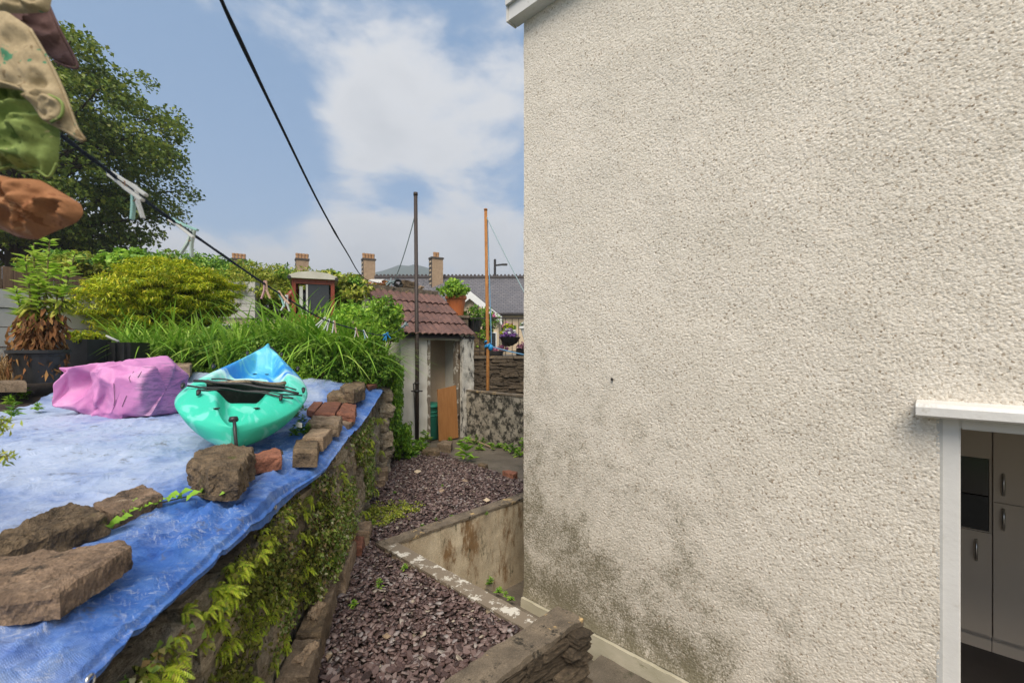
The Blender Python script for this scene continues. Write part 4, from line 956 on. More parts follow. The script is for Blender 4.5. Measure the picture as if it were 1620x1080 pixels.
for i in range(7):
    ra = r0_+i*HW; rb = ra+HW-.004
    t_ = thing('terrace_house', house_lbl[i], 'building', CF((ra+rb)/2, TD+3, -.9), 'far terrace of slate-roofed houses')
    w_ = cbox(MB(), ra, rb, TD+.3, TD+7.5, -.9, ze-.02).build('wall', m_cream, t_)
    rfm = MB(); k = [CF(ra, TD, ze), CF(rb, TD, ze), CF(rb, TD+3.6, zr), CF(ra, TD+3.6, zr), CF(rb, TD+7.6, ze), CF(ra, TD+7.6, ze)]
    rfm.add([tuple(p) for p in k]+[(p.x, p.y, p.z-.15) for p in k], [(0, 1, 2, 3), (3, 2, 4, 5), (0, 6, 7, 1), (6, 9, 8, 7), (9, 11, 10, 8), (1, 7, 8, 2), (2, 8, 10, 4), (0, 3, 9, 6), (3, 5, 11, 9)])
    ro = rfm.build('roof', m_slateroof, t_); uvquad(ro)
    rc = MB(); 
    for q in range(17): cbox(rc, ra+q*.303, ra+q*.303+.15, TD+3.5, TD+3.7, zr+.10, zr+.22)
    cbox(rc, ra, rb, TD+3.42, TD+3.78, zr-.08, zr+.10); rc.build('ridge_tiles', m_ridge, ro)
    cbox(MB(), ra, rb, TD-.12, TD, ze-.10, ze+.02).build('gutter', m_iron, t_)
    for q in (0.9, 3.1):
        wn = cbox(MB(), ra+q, ra+q+1.1, TD+.24, TD+.299, 2.0, 3.5).build('window', m_upvc, t_); cbox(MB(), ra+q+.1, ra+q+1.0, TD+.23, TD+.238, 2.1, 3.4).build('pane', m_glassdark, wn)
    if i in chim_px:
        dch = TD+3.5 if i < 4 else TD+3.0; rch = (chim_px[i]-810)/FPX*dch; c = CF(rch, dch, 0); zt = 8.75
        ch = MB().box((c.x, c.y, (zt+6.3)/2), (.92, .62, zt-6.3), ROT+R_(30)).build('chimney', m_buffbrick, ro)
        # dark end with pale quoins
        ax_ = Vector((math.cos(ROT+R_(30)), math.sin(ROT+R_(30)), 0)); ay_ = Vector((-ax_.y, ax_.x, 0))
        e = MB().box(Vector((c.x, c.y, (zt+6.3)/2))-ax_*.47, (.03, .63, zt-6.3-.02), ROT+R_(30)); e.add([], []); e.build('chimney', m_quoin, ro)
        qb = MB()
        for q in range(6): qb.box(Vector((c.x, c.y, zt-.25-.34*q))-ax_*.49, (.03, .40, .13), ROT+R_(30))
        qb.build('quoins', m_cream, ro)
        MB().box((c.x, c.y, zt+.05), (1.04, .74, .12), ROT+R_(30)).build('chimney_cap', m_quoin, ro)
        npot = 2 if i == 4 else 4
        for q in range(npot):
            cc_ = Vector((c.x, c.y, zt+.11))+ax_*((q-(npot-1)/2)*.24)
            MB().lathe(cc_, [(.12, 0), (.115, .25), (.13, .28), (.13, .42), (.10, .43)], 12).build('chimney_pot', m_pot, ro)
o3 = cbox(MB(), -12.0, -10.15, TD+.9, TD+3.2, ze, ze+.01)
pn = MB(); k = [CF(-11.6, TD+1.2, ze+1.2*.88+.06), CF(-10.2, TD+1.2, ze+1.2*.88+.06), CF(-10.2, TD+3.3, ze+3.3*.88+.06), CF(-11.6, TD+3.3, ze+3.3*.88+.06)]
pn.add(k+[p-Vector((0, 0, .05)) for p in k], [(0, 1, 2, 3), (7, 6, 5, 4), (0, 4, 5, 1), (1, 5, 6, 2), (2, 6, 7, 3), (3, 7, 4, 0)])
tag(pn.build('roof_panel', m_greywall), 'pale grey lead panel laid on the slate roof by the chimney', 'roof panel')
gh = thing('gabled_house', 'cream gabled house with white bargeboards below the slate terrace roof', 'building', CF(-2.6, 29, -.9))
ga, gb_, gc, gz, gez = -4.55, -2.58, -.61, 5.12, 3.62
mb = MB(); k = [(ga+.15, -.9), (gc-.15, -.9), (gc-.15, gez), (gb_, gz-.1), (ga+.15, gez)]
mb.add([CF(r, 28, z_) for r, z_ in k]+[CF(r, 33.2, z_) for r, z_ in k], [(0, 1, 2, 3, 4), (9, 8, 7, 6, 5)]+[(i, 5+i, 5+(i+1) % 5, (i+1) % 5) for i in range(5)]); mb.build('wall', m_cream, gh)
mb = MB(); k = [(ga, gez-.1), (gb_, gz), (gc, gez-.1)]
mb.add([CF(r, 27.7, z_+.02) for r, z_ in k]+[CF(r, 33.2, z_+.02) for r, z_ in k]+[CF(r, 27.7, z_+.16) for r, z_ in k]+[CF(r, 33.2, z_+.16) for r, z_ in k], [(6, 7, 10, 9), (7, 8, 11, 10), (0, 3, 4, 1), (1, 4, 5, 2), (0, 1, 7, 6), (1, 2, 8, 7), (0, 6, 9, 3), (2, 5, 11, 8)])
ro = mb.build('roof', m_slateroof, gh); uvquad(ro)
for (ra, za, rb, zb_) in ((ga, gez-.1, gb_, gz), (gb_, gz, gc, gez-.1)):
    MB().add([CF(ra, 27.66, za-.38), CF(rb, 27.66, zb_-.38), CF(rb, 27.66, zb_+.10), CF(ra, 27.66, za+.10), CF(ra, 27.72, za-.38), CF(rb, 27.72, zb_-.38), CF(rb, 27.72, zb_+.10), CF(ra, 27.72, za+.10)], [(0, 1, 2, 3), (7, 6, 5, 4), (0, 4, 5, 1), (1, 5, 6, 2), (2, 6, 7, 3), (3, 7, 4, 0)]).build('bargeboard', m_whitepl, gh)
wn = cbox(MB(), -1.5, -.95, 27.9, 27.99, 1.6, 2.7).build('window', m_whitepl, gh); cbox(MB(), -1.45, -1.0, 27.88, 27.898, 1.65, 2.65).build('pane', m_glassdark, wn)
lp = thing('lamp_post', 'thin grey lamp post rising behind the terrace ridge', 'lamp post', CF((783-810)/FPX*44, 44, -.9))
c = CF((783-810)/FPX*44, 44, -.9); MB().tube([c, c+Vector((0, 0, 11.2))], [.16, .11], 8).build('post', m_iron, lp)
MB().tube([c+Vector((0, 0, 10.6)), c+Vector((Q0*.8, Q1*.8, 10.7))], .09, 6).build('arm', m_iron, lp); MB().box(c+Vector((Q0*.95, Q1*.95, 10.68)), (.5, .3, .16), ROT).build('lamp_head', m_iron, lp)
# misty hill
rr_ = np.linspace(-700, 500, 90); dq = np.linspace(520, 900, 20); Rr, Dd = np.meshgrid(rr_, dq, indexing='ij')
prof = 100*np.exp(-((rr_+150)/130.)**2)+70*np.exp(-((rr_+420)/160.)**2)+30*np.exp(-((rr_-250)/150.)**2)+30
Hh = (prof[:, None]*np.sin(np.clip((Dd-520)/200, 0, 1)*np.pi/2))+3*fbm(Rr/18, Dd/18, 0, 77, 4)
V = np.stack([F0*Dd+Q0*Rr, F1*Dd+Q1*Rr, Hh-4], -1).reshape(-1, 3)
struct(obj('hill', V, gridF(np.arange(Rr.size).reshape(Rr.shape)), m_hill, smooth=True))
# misty air
hz = bpy.data.objects.new('haze', bpy.data.meshes.new('haze')); C.objects.link(hz)
bmh = bmesh.new(); bmesh.ops.create_cube(bmh, size=1.0); bmh.to_mesh(hz.data); bmh.free()
hz.location = (250, 400, 84); hz.scale = (1420, 1740, 174); hz['kind'] = 'stuff'
mh, th_ = newmat('haze_air'); vv2 = th_.n('ShaderNodeVolumePrincipled', {'Color': (.90, .93, .97, 1), 'Density': .0011, 'Anisotropy': .2}); th_.n('ShaderNodeOutputMaterial', {'Volume': vv2.outputs[0]}); hz.data.materials.append(mh)

# ------------------------------------------------------------------ kayak
ks = Vector((.72, 2.84, 0)); kb = Vector((1.70, 5.30, 0)); kL = (kb-ks).length; kd = (kb-ks).normalized(); kr = Vector((kd.y, -kd.x, 0))
kz0 = 1.11; pitch = .105; roll = -.05
kup = Vector((0, 0, 1)); kdv = (kd+kup*pitch).normalized(); krv = (kr+kup*roll*1.0).normalized(); kuv = krv.cross(kdv).normalized()
def K(l, r, h): return Vector((ks.x, ks.y, kz0))+kdv*l+krv*r+kuv*h
kay = thing('kayak', 'sea green and blue plastic sit-on kayak lying on the blue tarpaulin', 'kayak', K(kL/2, 0, 0))
nu, nr_ = 120, 61
def hwid(u):
    u = np.asarray(u, float); f = np.clip((u+.5)/1.5, 0, 1); r = np.clip((-.5-u)/.5, 0, 1)
    return .375*np.where(u > -.5, (1-f**1.55), np.clip(1-r**2.3, 0, 1)**.72)
us = np.sin(np.linspace(-np.pi/2, np.pi/2, nu)); us = .5*us+.5*np.linspace(-1, 1, nu)
def deckz(u, v):
    rim = .32-.11*np.clip(-u, 0, 1)**2.5+.06*np.clip(u, 0, 1)**2.2
    z = rim+(.05+.05*np.clip(u, 0, 1))*(1-np.abs(v)**(2-.8*np.clip(u, 0, 1)))*np.clip(1-np.abs(u)**6, 0, 1)
    def well(u0, u1, vw, dep, e=.07, ev=.16): return dep*sm(u0-e, u0+e, u)*sm(u1+e, u1-e, u)*sm(vw+ev, vw-ev, np.abs(v))
    z = z-well(-.99, -.62, .30, .12, .05, .13)             # rear tank well
    z = z-well(-.60, -.16, .55, .19, .05, .14)               # seat
    z = z-well(-.12, .55, .52, .16, .07, .16)                # foot well
    z = z+.012*np.cos(v*np.pi*2)*sm(.6, .8, u)
    return z
Vk = []; UV = []
vs_ = np.linspace(-1, 1, nr_); nlow = 31; vl = np.linspace(1, -1, nlow+2)[1:-1]
for u in us:
    l = (u+1)/2*kL; hw = float(hwid(np.array(u)))
    for v in vs_:
        vv_ = math.copysign(abs(v)**.9, v)
        Vk.append(K(l, vv_*hw, float(deckz(np.array(u), np.array(vv_)))-.035*abs(vv_)**8)); UV.append(((u+1)/2, (v+1)/2))
    zk = .015+.20*abs(u)**3.5*(1.15 if u > 0 else .35); rimz = float(deckz(np.array(u), np.array(1.0)))-.035
    for v in vl:
        Vk.append(K(l, v*hw*1.0, zk+(rimz-zk)*abs(v)**3.2+.018*math.cos(v*9)*(1-abs(v))*(1-abs(u)**2))); UV.append(((u+1)/2, .5))
ring = nr_+nlow
Fk = np.stack([np.stack([np.arange(ring)+i*ring, (np.arange(ring)+1) % ring+i*ring, (np.arange(ring)+1) % ring+(i+1)*ring, np.arange(ring)+(i+1)*ring], 1) for i in range(nu-1)]).reshape(-1, 4)
hull = obj('hull', Vk, Fk, m_kayak, kay, smooth=True)
uvl = hull.data.uv_layers.new(name='UVMap'); li = np.zeros(len(hull.data.loops), np.int32); hull.data.loops.foreach_get('vertex_index', li)
uvl.data.foreach_set('uv', np.array(UV)[li].ravel())
def kdeck(u, v, h=0.0): return K((u+1)/2*kL, v*float(hwid(np.array(u))), float(deckz(np.array(u), np.array(v)))+h)
# seat back: curved padded shell
sb = []; nq = 25
for layer in (0, .03):
    for j in range(9):
        for i in range(nq):
            v = -.62+1.24*i/(nq-1); q = j/8
            p = K((.60+.0)*kL*.5-.20+layer-.05*q+.10*(v/.62)**2, v*.37, .16+(.20-.07*(v/.62)**2)*q+.05*(v/.62)**4)
            sb.append(p)
F = []
for L_ in (0, 1):
    o_ = L_*9*nq
    for j in range(8):
        for i in range(nq-1):
            a = o_+j*nq+i; f = (a, a+1, a+nq+1, a+nq); F.append(f if L_ else f[::-1])
per = [i for i in range(nq)]+[j*nq+nq-1 for j in range(1, 9)]+[8*nq+i for i in range(nq-2, -1, -1)]+[j*nq for j in range(7, 0, -1)]
for a, b in zip(per, per[1:]+per[:1]): F.append((a, b, b+9*nq, a+9*nq))
seat = obj('seat_back', sb, F, m_blackfab, kay, smooth=True)
mb = MB(); mb.tube([K(.60*kL*.5-.20+.015-.05+.10*(v/.62)**2, v*.37, .362-.07*(v/.62)**2+.05*(v/.62)**4) for v in np.linspace(-.62, .62, 15)], .014, 8); mb  .build('seat_piping', m_rubble, seat, smooth=True)
for k, (ua, va, ub, vb, hh_) in enumerate(((-.52, -.80, -.72, .86, .085), (-.56, -.86, -.76, .78, .065), (-.60, -.66, -.70, .92, .058), (-.50, -.55, -.68, .82, .095))):
    mb = MB(); pts = [K((ua+(ub-ua)*q+1)/2*kL, (va+(vb-va)*q)*.37, .27+hh_+.012*math.sin(q*math.pi)+.004*math.sin(q*17+k*2)-.10*max(0, -(ua+(ub-ua)*q)-.45)) for q in np.linspace(0, 1, 14)]
    mb.tube(pts, (.009, .006, .005, .005, .005)[k], 6); mb.build('strap', m_black, kay, smooth=True)
for u, v in ((-.70, -.66), (-.55, -.92), (-.60, .94), (-.76, .70), (.0, -.97), (.0, .97), (.55, -.9), (.55, .9)):
    c = kdeck(u, v, .012)
    MB().tube([c-kdv*.03, c+kuv*.018, c+kdv*.03], [.008, .014, .008], 6).build('cleat', m_black, kay, smooth=True)
for ua, ub in ((.66, .74), (.72, .68), (.76, .80), (.80, .84)):
    MB().tube([kdeck(ua, -.95, .0), kdeck((ua+ub)/2-.01, -.4, .012), kdeck((ua+ub)/2, .4, .012), kdeck(ub, .95, .0)], .0055, 6).build('bungee_cord', m_black, kay, smooth=True)
c = K(.0, 0, .22)
tg = MB(); tg.tube([K(.07, .0, .24), K(.02, .01, .225), K(-.03, .02, .19), K(-.045, .03, .12), K(-.045, .05, .045)], .009, 8); tg.build('toggle_cord', m_black, kay, smooth=True)
MB().tube([K(-.05, .02, .04), K(-.05, .11, .03)], .013, 8).build('toggle_handle', m_black, kay, smooth=True)
MB().lathe(K(.06, 0, .235), [(.0, .02), (.02, .018), (.026, .0), (.02, -.01)], 12).build('toggle_socket', m_black, kay, smooth=True)
for u, v in ((-.86, -.42), (-.86, .42), (-.2, -.2), (-.2, .2), (.3, -.2), (.3, .2)):
    MB().lathe(kdeck(u, v, .002), [(.016, .0), (.018, .004), (.010, .004), (.009, -.004)], 12).build('scupper', m_black, kay, smooth=True)
MB().box(K(.33, .33, .13), (.07, .004, .03), math.atan2(kd.y, kd.x)+.5).build('maker_plate', m_greywall, kay)
# chunks that prop the stern
tag(slab('stone_block', [K(.05, -.05, 0), K(.05, .25, 0), K(.28, .25, 0), K(.28, -.05, 0)], 1.06, 1.115, m_blackblock, rough=.008, seed=77), 'dark block propping the stern of the kayak', 'stone', 'stones weighing down the tarpaulin')

# ------------------------------------------------------------------ pink rubble bag
pb = ontarp(166, 662); bz = tarp_z(*toSW(pb))-.01
bc = Vector((pb.x, pb.y, bz)); br_ = Vector((Q0, Q1, 0)); bf = Vector((F0, F1, 0))
bc = bc+bf*.24
cl_n, cn_n, up_ = 10, 16, 10
rb_ = np.random.default_rng(12)
Gx = np.zeros((cl_n+3, cn_n, 3))
for i in range(cl_n+3):
    q = min(i, cl_n-1)/(cl_n-1); inn = max(0, i-cl_n+1)/3
    x = .41-.80*q; endr = (0.02, .82)[i] if i < 2 else 1.
    for j in range(cn_n):
        a = 2*math.pi*(j+.5*(i % 2))/cn_n; ca, sa = math.cos(a), math.sin(a); e = .6
        y = math.copysign(abs(ca)**e, ca)*.29*(1-.2*q)*endr; z = math.copysign(abs(sa)**e, sa)*(.225-.05*q**3)*endr
        xs_ = x-.10*(sa*.6-ca*.4)*q**2
        if i == 1: xs_ = .41
        if inn: y *= 1-.7*inn; z *= 1-.72*inn; xs_ += .30*inn
        Gx[i, j] = (xs_, y, z)
Gx[1:] += rb_.normal(0, 1, Gx[1:].shape)*np.array([.020, .030, .024])
nl_c = cl_n+3; n_r = (nl_c-1)*up_+1; na = cn_n*up_
ti = np.linspace(0, nl_c-1, n_r); i0_ = np.minimum(ti.astype(int), nl_c-2); fi = (ti-i0_)[:, None, None]
tj = np.arange(na)/up_; j0_ = tj.astype(int); fj = (tj-j0_)[None, :, None]; j1_ = (j0_+1) % cn_n
A_, B_, C_, D_ = Gx[i0_][:, j0_], Gx[i0_+1][:, j0_], Gx[i0_][:, j1_], Gx[i0_+1][:, j1_]
# split each cell along a diagonal: flat planes with sharp creases
lo = A_+(B_-A_)*fi+(D_-B_)*fj; hi = A_+(C_-A_)*fj+(D_-C_)*fi
Vb = np.where(fi > fj, lo, hi)
for _ in range(2): Vb = (Vb*2+np.roll(Vb, 1, 1)+np.roll(Vb, -1, 1))/4
Vb[1:-1] = (Vb[1:-1]*2+Vb[:-2]+Vb[2:])/4
Vb = Vb.reshape(-1, 3); Vb[:, 0] = Vb[:, 0]*.84-.055
rg = lambda f, s_: 1-np.abs(fbm(Vb[:, 0]*f, Vb[:, 1]*f, Vb[:, 2]*f, s_, 2))
nv_ = unit(Vb*np.array([.25, 1, 1])); Vb = Vb+nv_*(.014*(rg(5, 9)**8)+.006*(rg(11, 14)**8))[:, None]
# pinched hollow on the upper left, and slump
hol = np.exp(-(((Vb[:, 0]+.22)/.16)**2+((Vb[:, 2]-.02)/.13)**2))*(Vb[:, 1] < -.02); Vb[:, 1] += hol*.15
Vb[:, 2] = np.maximum(Vb[:, 2]+.20, .0+.01*fbm(Vb[:, 0]*8, Vb[:, 1]*8, 0, 3)); Vb[:, 2] *= 1.05
Vw = np.array([list(bc+br_*p[0]+bf*p[1]+Vector((0, 0, p[2]))) for p in Vb])
Fb = np.stack([np.stack([np.arange(na)+i*na, (np.arange(na)+1) % na+i*na, (np.arange(na)+1) % na+(i+1)*na, np.arange(na)+(i+1)*na], 1) for i in range(n_r-1)]).reshape(-1, 4)
bag = thing('rubble_bag', 'crumpled pink woven plastic rubble bag lying on the blue tarpaulin', 'bag', bc)
obj('bag_body', Vw, Fb, m_pink, bag, smooth=True)
# stitched seams and handle loop
def onbag(x, z):
    m_ = (np.abs(Vb[:, 0]-x) < .03) & (np.abs(Vb[:, 2]-z) < .03); k = np.where(m_)[0]
    if len(k) == 0: k = np.array([int(np.argmin((Vb[:, 0]-x)**2+(Vb[:, 2]-z)**2))])
    return Vector(Vw[k[np.argmin(Vb[k, 1])]])-bf*.004
for pts in ([(.22, .40), (.225, .35), (.23, .30)], [(.27, .40), (.275, .35)], [(.10, .10), (.12, .18), (.12, .26)], [(.16, .08), (.17, .16)]):
    MB().tube([onbag(*p) for p in pts], .0018, 5).build('stitching', m_black, bag)
MB().add([bc+br_*(-.34)+bf*.12+Vector((0, 0, .30)), bc+br_*(-.12)+bf*.14+Vector((0, 0, .40)), bc+br_*(-.12)+bf*.16+Vector((0, 0, .385)), bc+br_*(-.34)+bf*.14+Vector((0, 0, .285))], [(0, 1, 2, 3)])
bdp = MB().box(bc+br_*(-.25)+bf*.25+Vector((0, 0, .33)), (.34, .02, .10), ROT, 0, R_(-16)); tag(bdp.build('board_offcut', m_greywall), 'grey board offcut sticking up behind the pink bag', 'board')

# ------------------------------------------------------------------ grey wall, fence, far-left items
gw = thing('garden_wall', 'pale grey painted block wall behind the potted lily', 'wall', P(80, 560, 6.5))
w0, w1 = Vector((-1.6, 8.40, 0)), Vector((.95, 9.64, 0)); gd = (w1-w0).normalized(); gn = Vector((-gd.y, gd.x, 0)); gl = (w1-w0).length; ga_ = math.atan2(gd.y, gd.x)
cz_ = [1.35, 1.76, 2.02, 2.27, 2.52]
for k in range(4):
    off = 0 if k % 2 else .2; x = -.0
    while x < gl:
        l = min(1.25, gl-x)
        if l > .05:
            c = w0+gd*(x+l/2)+Vector((0, 0, (cz_[k]+cz_[k+1])/2))-gn*(.012*(k % 2))
            MB().box(c, (l-.006, .20, cz_[k+1]-cz_[k]-.012), ga_).build('block', m_greywall, gw)
        x += l
fc = thing('board_fence', 'brown vertical board fence above the pale grey wall', 'fence', w0+gn*.6+Vector((0, 0, 1.6)))
f0 = w0+gn*.55-gd*.5
mb0 = None
for k in range(34):
    c = f0+gd*(k*.115)+gn*random.uniform(-.004, .004); h = 2.92-.0012*k+random.uniform(-.012, .012)
    MB().box(c+Vector((0, 0, (1.5+h)/2)), (.105, .018, h-1.5), ga_+random.uniform(-.03, .03)).build('board', m_fence, fc)
MB().box(f0+gd*1.95+gn*.03+Vector((0, 0, 2.6)), (3.9, .03, .08), ga_).build('rail', m_fence, fc)
# second piece of wall among the shrubs
w2 = thing('garden_wall', 'short grey block wall showing between the golden shrub and the hedge', 'wall', P(368, 500, 8.6))
for k in range(5):
    c = P(372, 452+k*11.5, 8.6); MB().box(c, (.8, .2, .128), ROT+.1).build('block', m_greywall, w2)

# black trough, crate, pot
tz = 1.40
tr = thing('planting_trough', 'black plastic trough with yellow stonecrop beside the potted lily', 'planter', P(130, 592, 4.95))
c = P(128, 570, 4.95)
V0 = []; 
def frus(c, lx, ly, h, tp, rot):
    m_ = Matrix.Rotation(rot, 3, 'Z'); mb = MB(); V = []
    for zz_, k in ((0, 1), (h, tp)):
        V += [Vector(c)+m_@Vector((x*lx/2*k, y*ly/2*k, zz_)) for x, y in ((-1, -1), (1, -1), (1, 1), (-1, 1))]
    V += [Vector(c)+m_@Vector((x*(lx/2*tp-.03), y*(ly/2*tp-.03), h)) for x, y in ((-1, -1), (1, -1), (1, 1), (-1, 1))]
    V += [Vector(c)+m_@Vector((x*(lx/2*tp-.03), y*(ly/2*tp-.03), h-.05)) for x, y in ((-1, -1), (1, -1), (1, 1), (-1, 1))]
    F = [(3, 2, 1, 0)]
    for o_ in (0, 4, 8): F += [(o_+i, o_+(i+1) % 4, o_+4+(i+1) % 4, o_+4+i) for i in range(4)]
    F += [(12, 13, 14, 15)]
    return mb.add(V, F)
b_ = P(126, 600, 4.95); b_.z = 1.42
frus(b_, .42, .28, .42, 1.04, ROT).build('trough', m_black, tr)
lab = b_-bf*.149+br_*-.04+Vector((0, 0, .27))
MB().box(lab+Vector((0, 0, .02)), (.11, .005, .045), ROT).build('label_panel', m_iron, tr)
for k in range(3): MB().box(lab-bf*.004+br_*(-.045+k*.010)+Vector((0, 0, .02)), (.006, .004, .032), ROT).build('label_mark', m_whitepl, tr)
V, F = clump_crown(tuple(b_+Vector((0, 0, .44))), (.19, .19, .06), 40, 26, .035, .8, .8, .2, .3); obj('stonecrop', V, F, L_gold, tr)
b2 = P(188, 600, 5.2); b2.z = 1.45
cr = thing('crate', 'black plastic crate of dark oddments behind the pink bag', 'crate', b2)
frus(b2, .44, .3, .36, 1.05, ROT+.1).build('box', m_black, cr)
for k in range(5): MB().box(b2-bf*.17+br_*(-.20+.1*k)+Vector((0, 0, .18)), (.025, .02, .34), ROT+.1).build('rib', m_black, cr)
MB().tube([b2+br_*-.2+Vector((0, 0, .40)), b2+br_*-.05-bf*.1+Vector((0, 0, .43)), b2+br_*.1-bf*.12+Vector((0, 0, .37))], .014, 6).build('handle_loop', m_greywall, cr, smooth=True)
# potted lily with dead lower leaves
pz_ = P(62, 596, 4.35); pz_.z = 1.42
lp_ = thing('potted_lily', 'tall lime green lily with withered brown lower leaves in a black pot', 'plant', pz_)
MB().lathe(pz_, [(.15, 0), (.20, .27), (.225, .28), (.225, .31), (.205, .31), (.20, .27)], 24).build('pot', m_black, lp_)
MB().lathe(pz_+Vector((0, 0, .25)), [(.2, 0), (.195, .01)], 16).build('soil', m_soil, lp_)
VFl, VFd, VFm = [], [], []; stm = MB()
for k, (dx, hgt) in enumerate(((-.30, .78), (-.12, 1.16), (-.03, 1.02), (.07, 1.18), (.16, .95), (.22, 1.08), (.02, .85), (-.2, .7))):
    dy_ = random.uniform(-.12, .12); b = pz_+Vector((0, 0, .25)); tpv = b+br_*dx*1.05+bf*dy_+Vector((0, 0, hgt*1.16-.25))
    midp = b.lerp(tpv, .5)+br_*dx*.15
    stm.tube([b+br_*dx*.3, midp, tpv], [.012, .010, .005], 6)
    nn = 115; q = rng.uniform(.0, 1, nn)**.8; pos = np.array([list((b+br_*dx*.3).lerp(midp, min(1, x*2)) if x < .5 else midp.lerp(tpv, x*2-1)) for x in q])
    az = rng.uniform(0, 6.28, nn); el_ = np.where(q > .55, .35, -1.0+q*.9)
    Dv = np.stack([np.cos(az)*np.cos(el_), np.sin(az)*np.cos(el_), np.sin(el_)], 1); ln = (.15-.06*q)*rng.uniform(.7, 1.2, nn)
    pos = pos+Dv*ln[:, None]*.5; U = np.array([0, 0, 1.])+.2*rng.normal(size=(nn, 3))
    for lo, hi, bucket in ((.0, .42, VFd), (.42, .58, VFm), (.58, 1.01, VFl)):
        k_ = (q >= lo) & (q < hi); bucket.append(leaf_quads(pos[k_], Dv[k_], U[k_], ln[k_]*(1.15 if hi > 1 else 1.1), ln[k_]*(.30 if hi > 1 else .30)))
# extra hanging dead leaves
nn = 420; a = rng.uniform(0, 6.28, nn); rr2 = .21*np.sqrt(rng.uniform(.2, 1, nn)); zz_ = rng.uniform(.05, .62, nn)
pos = np.stack([pz_.x+np.cos(a)*rr2, pz_.y+np.sin(a)*rr2, pz_.z+zz_], 1); Dv = np.stack([np.cos(a)*.35, np.sin(a)*.35, -1+0*a], 1)+.35*rng.normal(size=(nn, 3))
VFd.append(leaf_quads(pos, Dv, rdir(nn), .10*rng.uniform(.6, 1.2, nn), .028))
stm.build('stems', m_stem, lp_)
V, F = cat(*VFl); obj('leaves', V, F, L_lily, lp_); V, F = cat(*VFm); obj('leaves', V, F, L_hedge, lp_)
V, F = cat(*VFd); o = obj('dead_leaves', V, F, L_dead, lp_); o['label'] = 'withered brown leaves hanging round the pot'
# straw grass
p_ = P(2, 606, 4.3); p_.z = 1.42
V, F = blades(p_, 220, .42, .6, .006, .75); tag(obj('dry_grass_tuft', V, F, L_straw), 'tuft of dry straw-coloured grass beside the black lily pot', 'grass')
o = slab('stone_slab', [P(-20, 602, 4.0), P(42, 598, 4.0), P(40, 592, 4.3), P(-20, 592, 4.3)], 1.36, 1.45, m_block, rough=.008, seed=88); tag(o, 'flat grey stone under the dry grass tuft', 'stone')

# ------------------------------------------------------------------ planting behind the tarpaulin
def gz(px, d):                                     # bed height on the ray of a pixel column at depth d
    p = P(px, 560, d); return float(zb(*toSW(p)))-.04
clump_lbl = 'clump of arching green daylily blades behind the tarpaulin'
protos = []
for k in range(4):
    t_ = thing('daylily_clump', clump_lbl, 'plant', (0, 0, 0), 'daylilies behind the tarpaulin')
    V, F = blades((0, 0, 0), 150, 1.35, .95, .042, .80, 9, .10); obj('blades', V, F, L_grass, t_)
    V, F = blades((0, 0, 0), 14, .8, .9, .018, .85, 7, .07); obj('faded_blades', V, F, L_straw if k % 2 else L_lime, t_)
    protos.append(t_)
spots = [(205, 5.9, .72), (240, 5.7, .78), (282, 5.8, .75), (325, 6.0, .80), (360, 5.8, .78), (395, 6.1, .80), (430, 6.0, .85), (465, 6.3, 1.02), (498, 6.1, 1.10), (530, 6.1, 1.12), (556, 6.2, 1.0), (580, 6.45, .92), (520, 6.7, 1.1), (450, 6.8, 1.12), (488, 6.9, 1.22), (300, 6.6, .95), (230, 6.5, .85), (380, 6.7, .95), (598, 6.75, .8)]
for i, (px, d, h) in enumerate(spots):
    o = protos[i] if i < 4 else copy_tree(protos[i % 4])
    c = P(px, 560, d); o.location = (c.x, c.y, gz(px, d)); o.rotation_euler = (0, 0, random.uniform(0, 6.28)); o.scale = (h*.92,)*3
bush_sp = [(262, 5.6, .26), (318, 5.75, .28), (350, 6.3, .33), (410, 5.75, .30), (445, 5.8, .32), (482, 5.85, .30), (505, 5.75, .26), (560, 5.95, .28), (590, 6.2, .30), (340, 6.9, .40), (410, 7.0, .45), (478, 6.9, .42)]
bproto = []
for i, (px, d, r) in enumerate(bush_sp):
    c = P(px, 560, d); zg = gz(px, d)
    if i < 3:
        t_ = thing('leafy_plant', 'dark heart-leaved plant growing among the daylilies', 'plant', (0, 0, 0), 'leafy plants among the daylilies')
        V, F = clump_crown((0, 0, .9), (1, 1, .95), 120, 22, .17, .6, .8, .25, .28, .5, .3, i); obj('foliage', V, F, L_broad, t_)
        stemset((0, 0, 0), [tuple(Vector(v)*.8+Vector((0, 0, .9))) for v in rdir(9, .4)], .035, .015).build('stems', m_stem, t_); bproto.append(t_); o = t_
    else: o = copy_tree(bproto[i % 3])
    r *= .88; o.location = (c.x, c.y, zg); o.scale = (r, r, r*1.05); o.rotation_euler = (0, 0, random.uniform(0, 6.28))
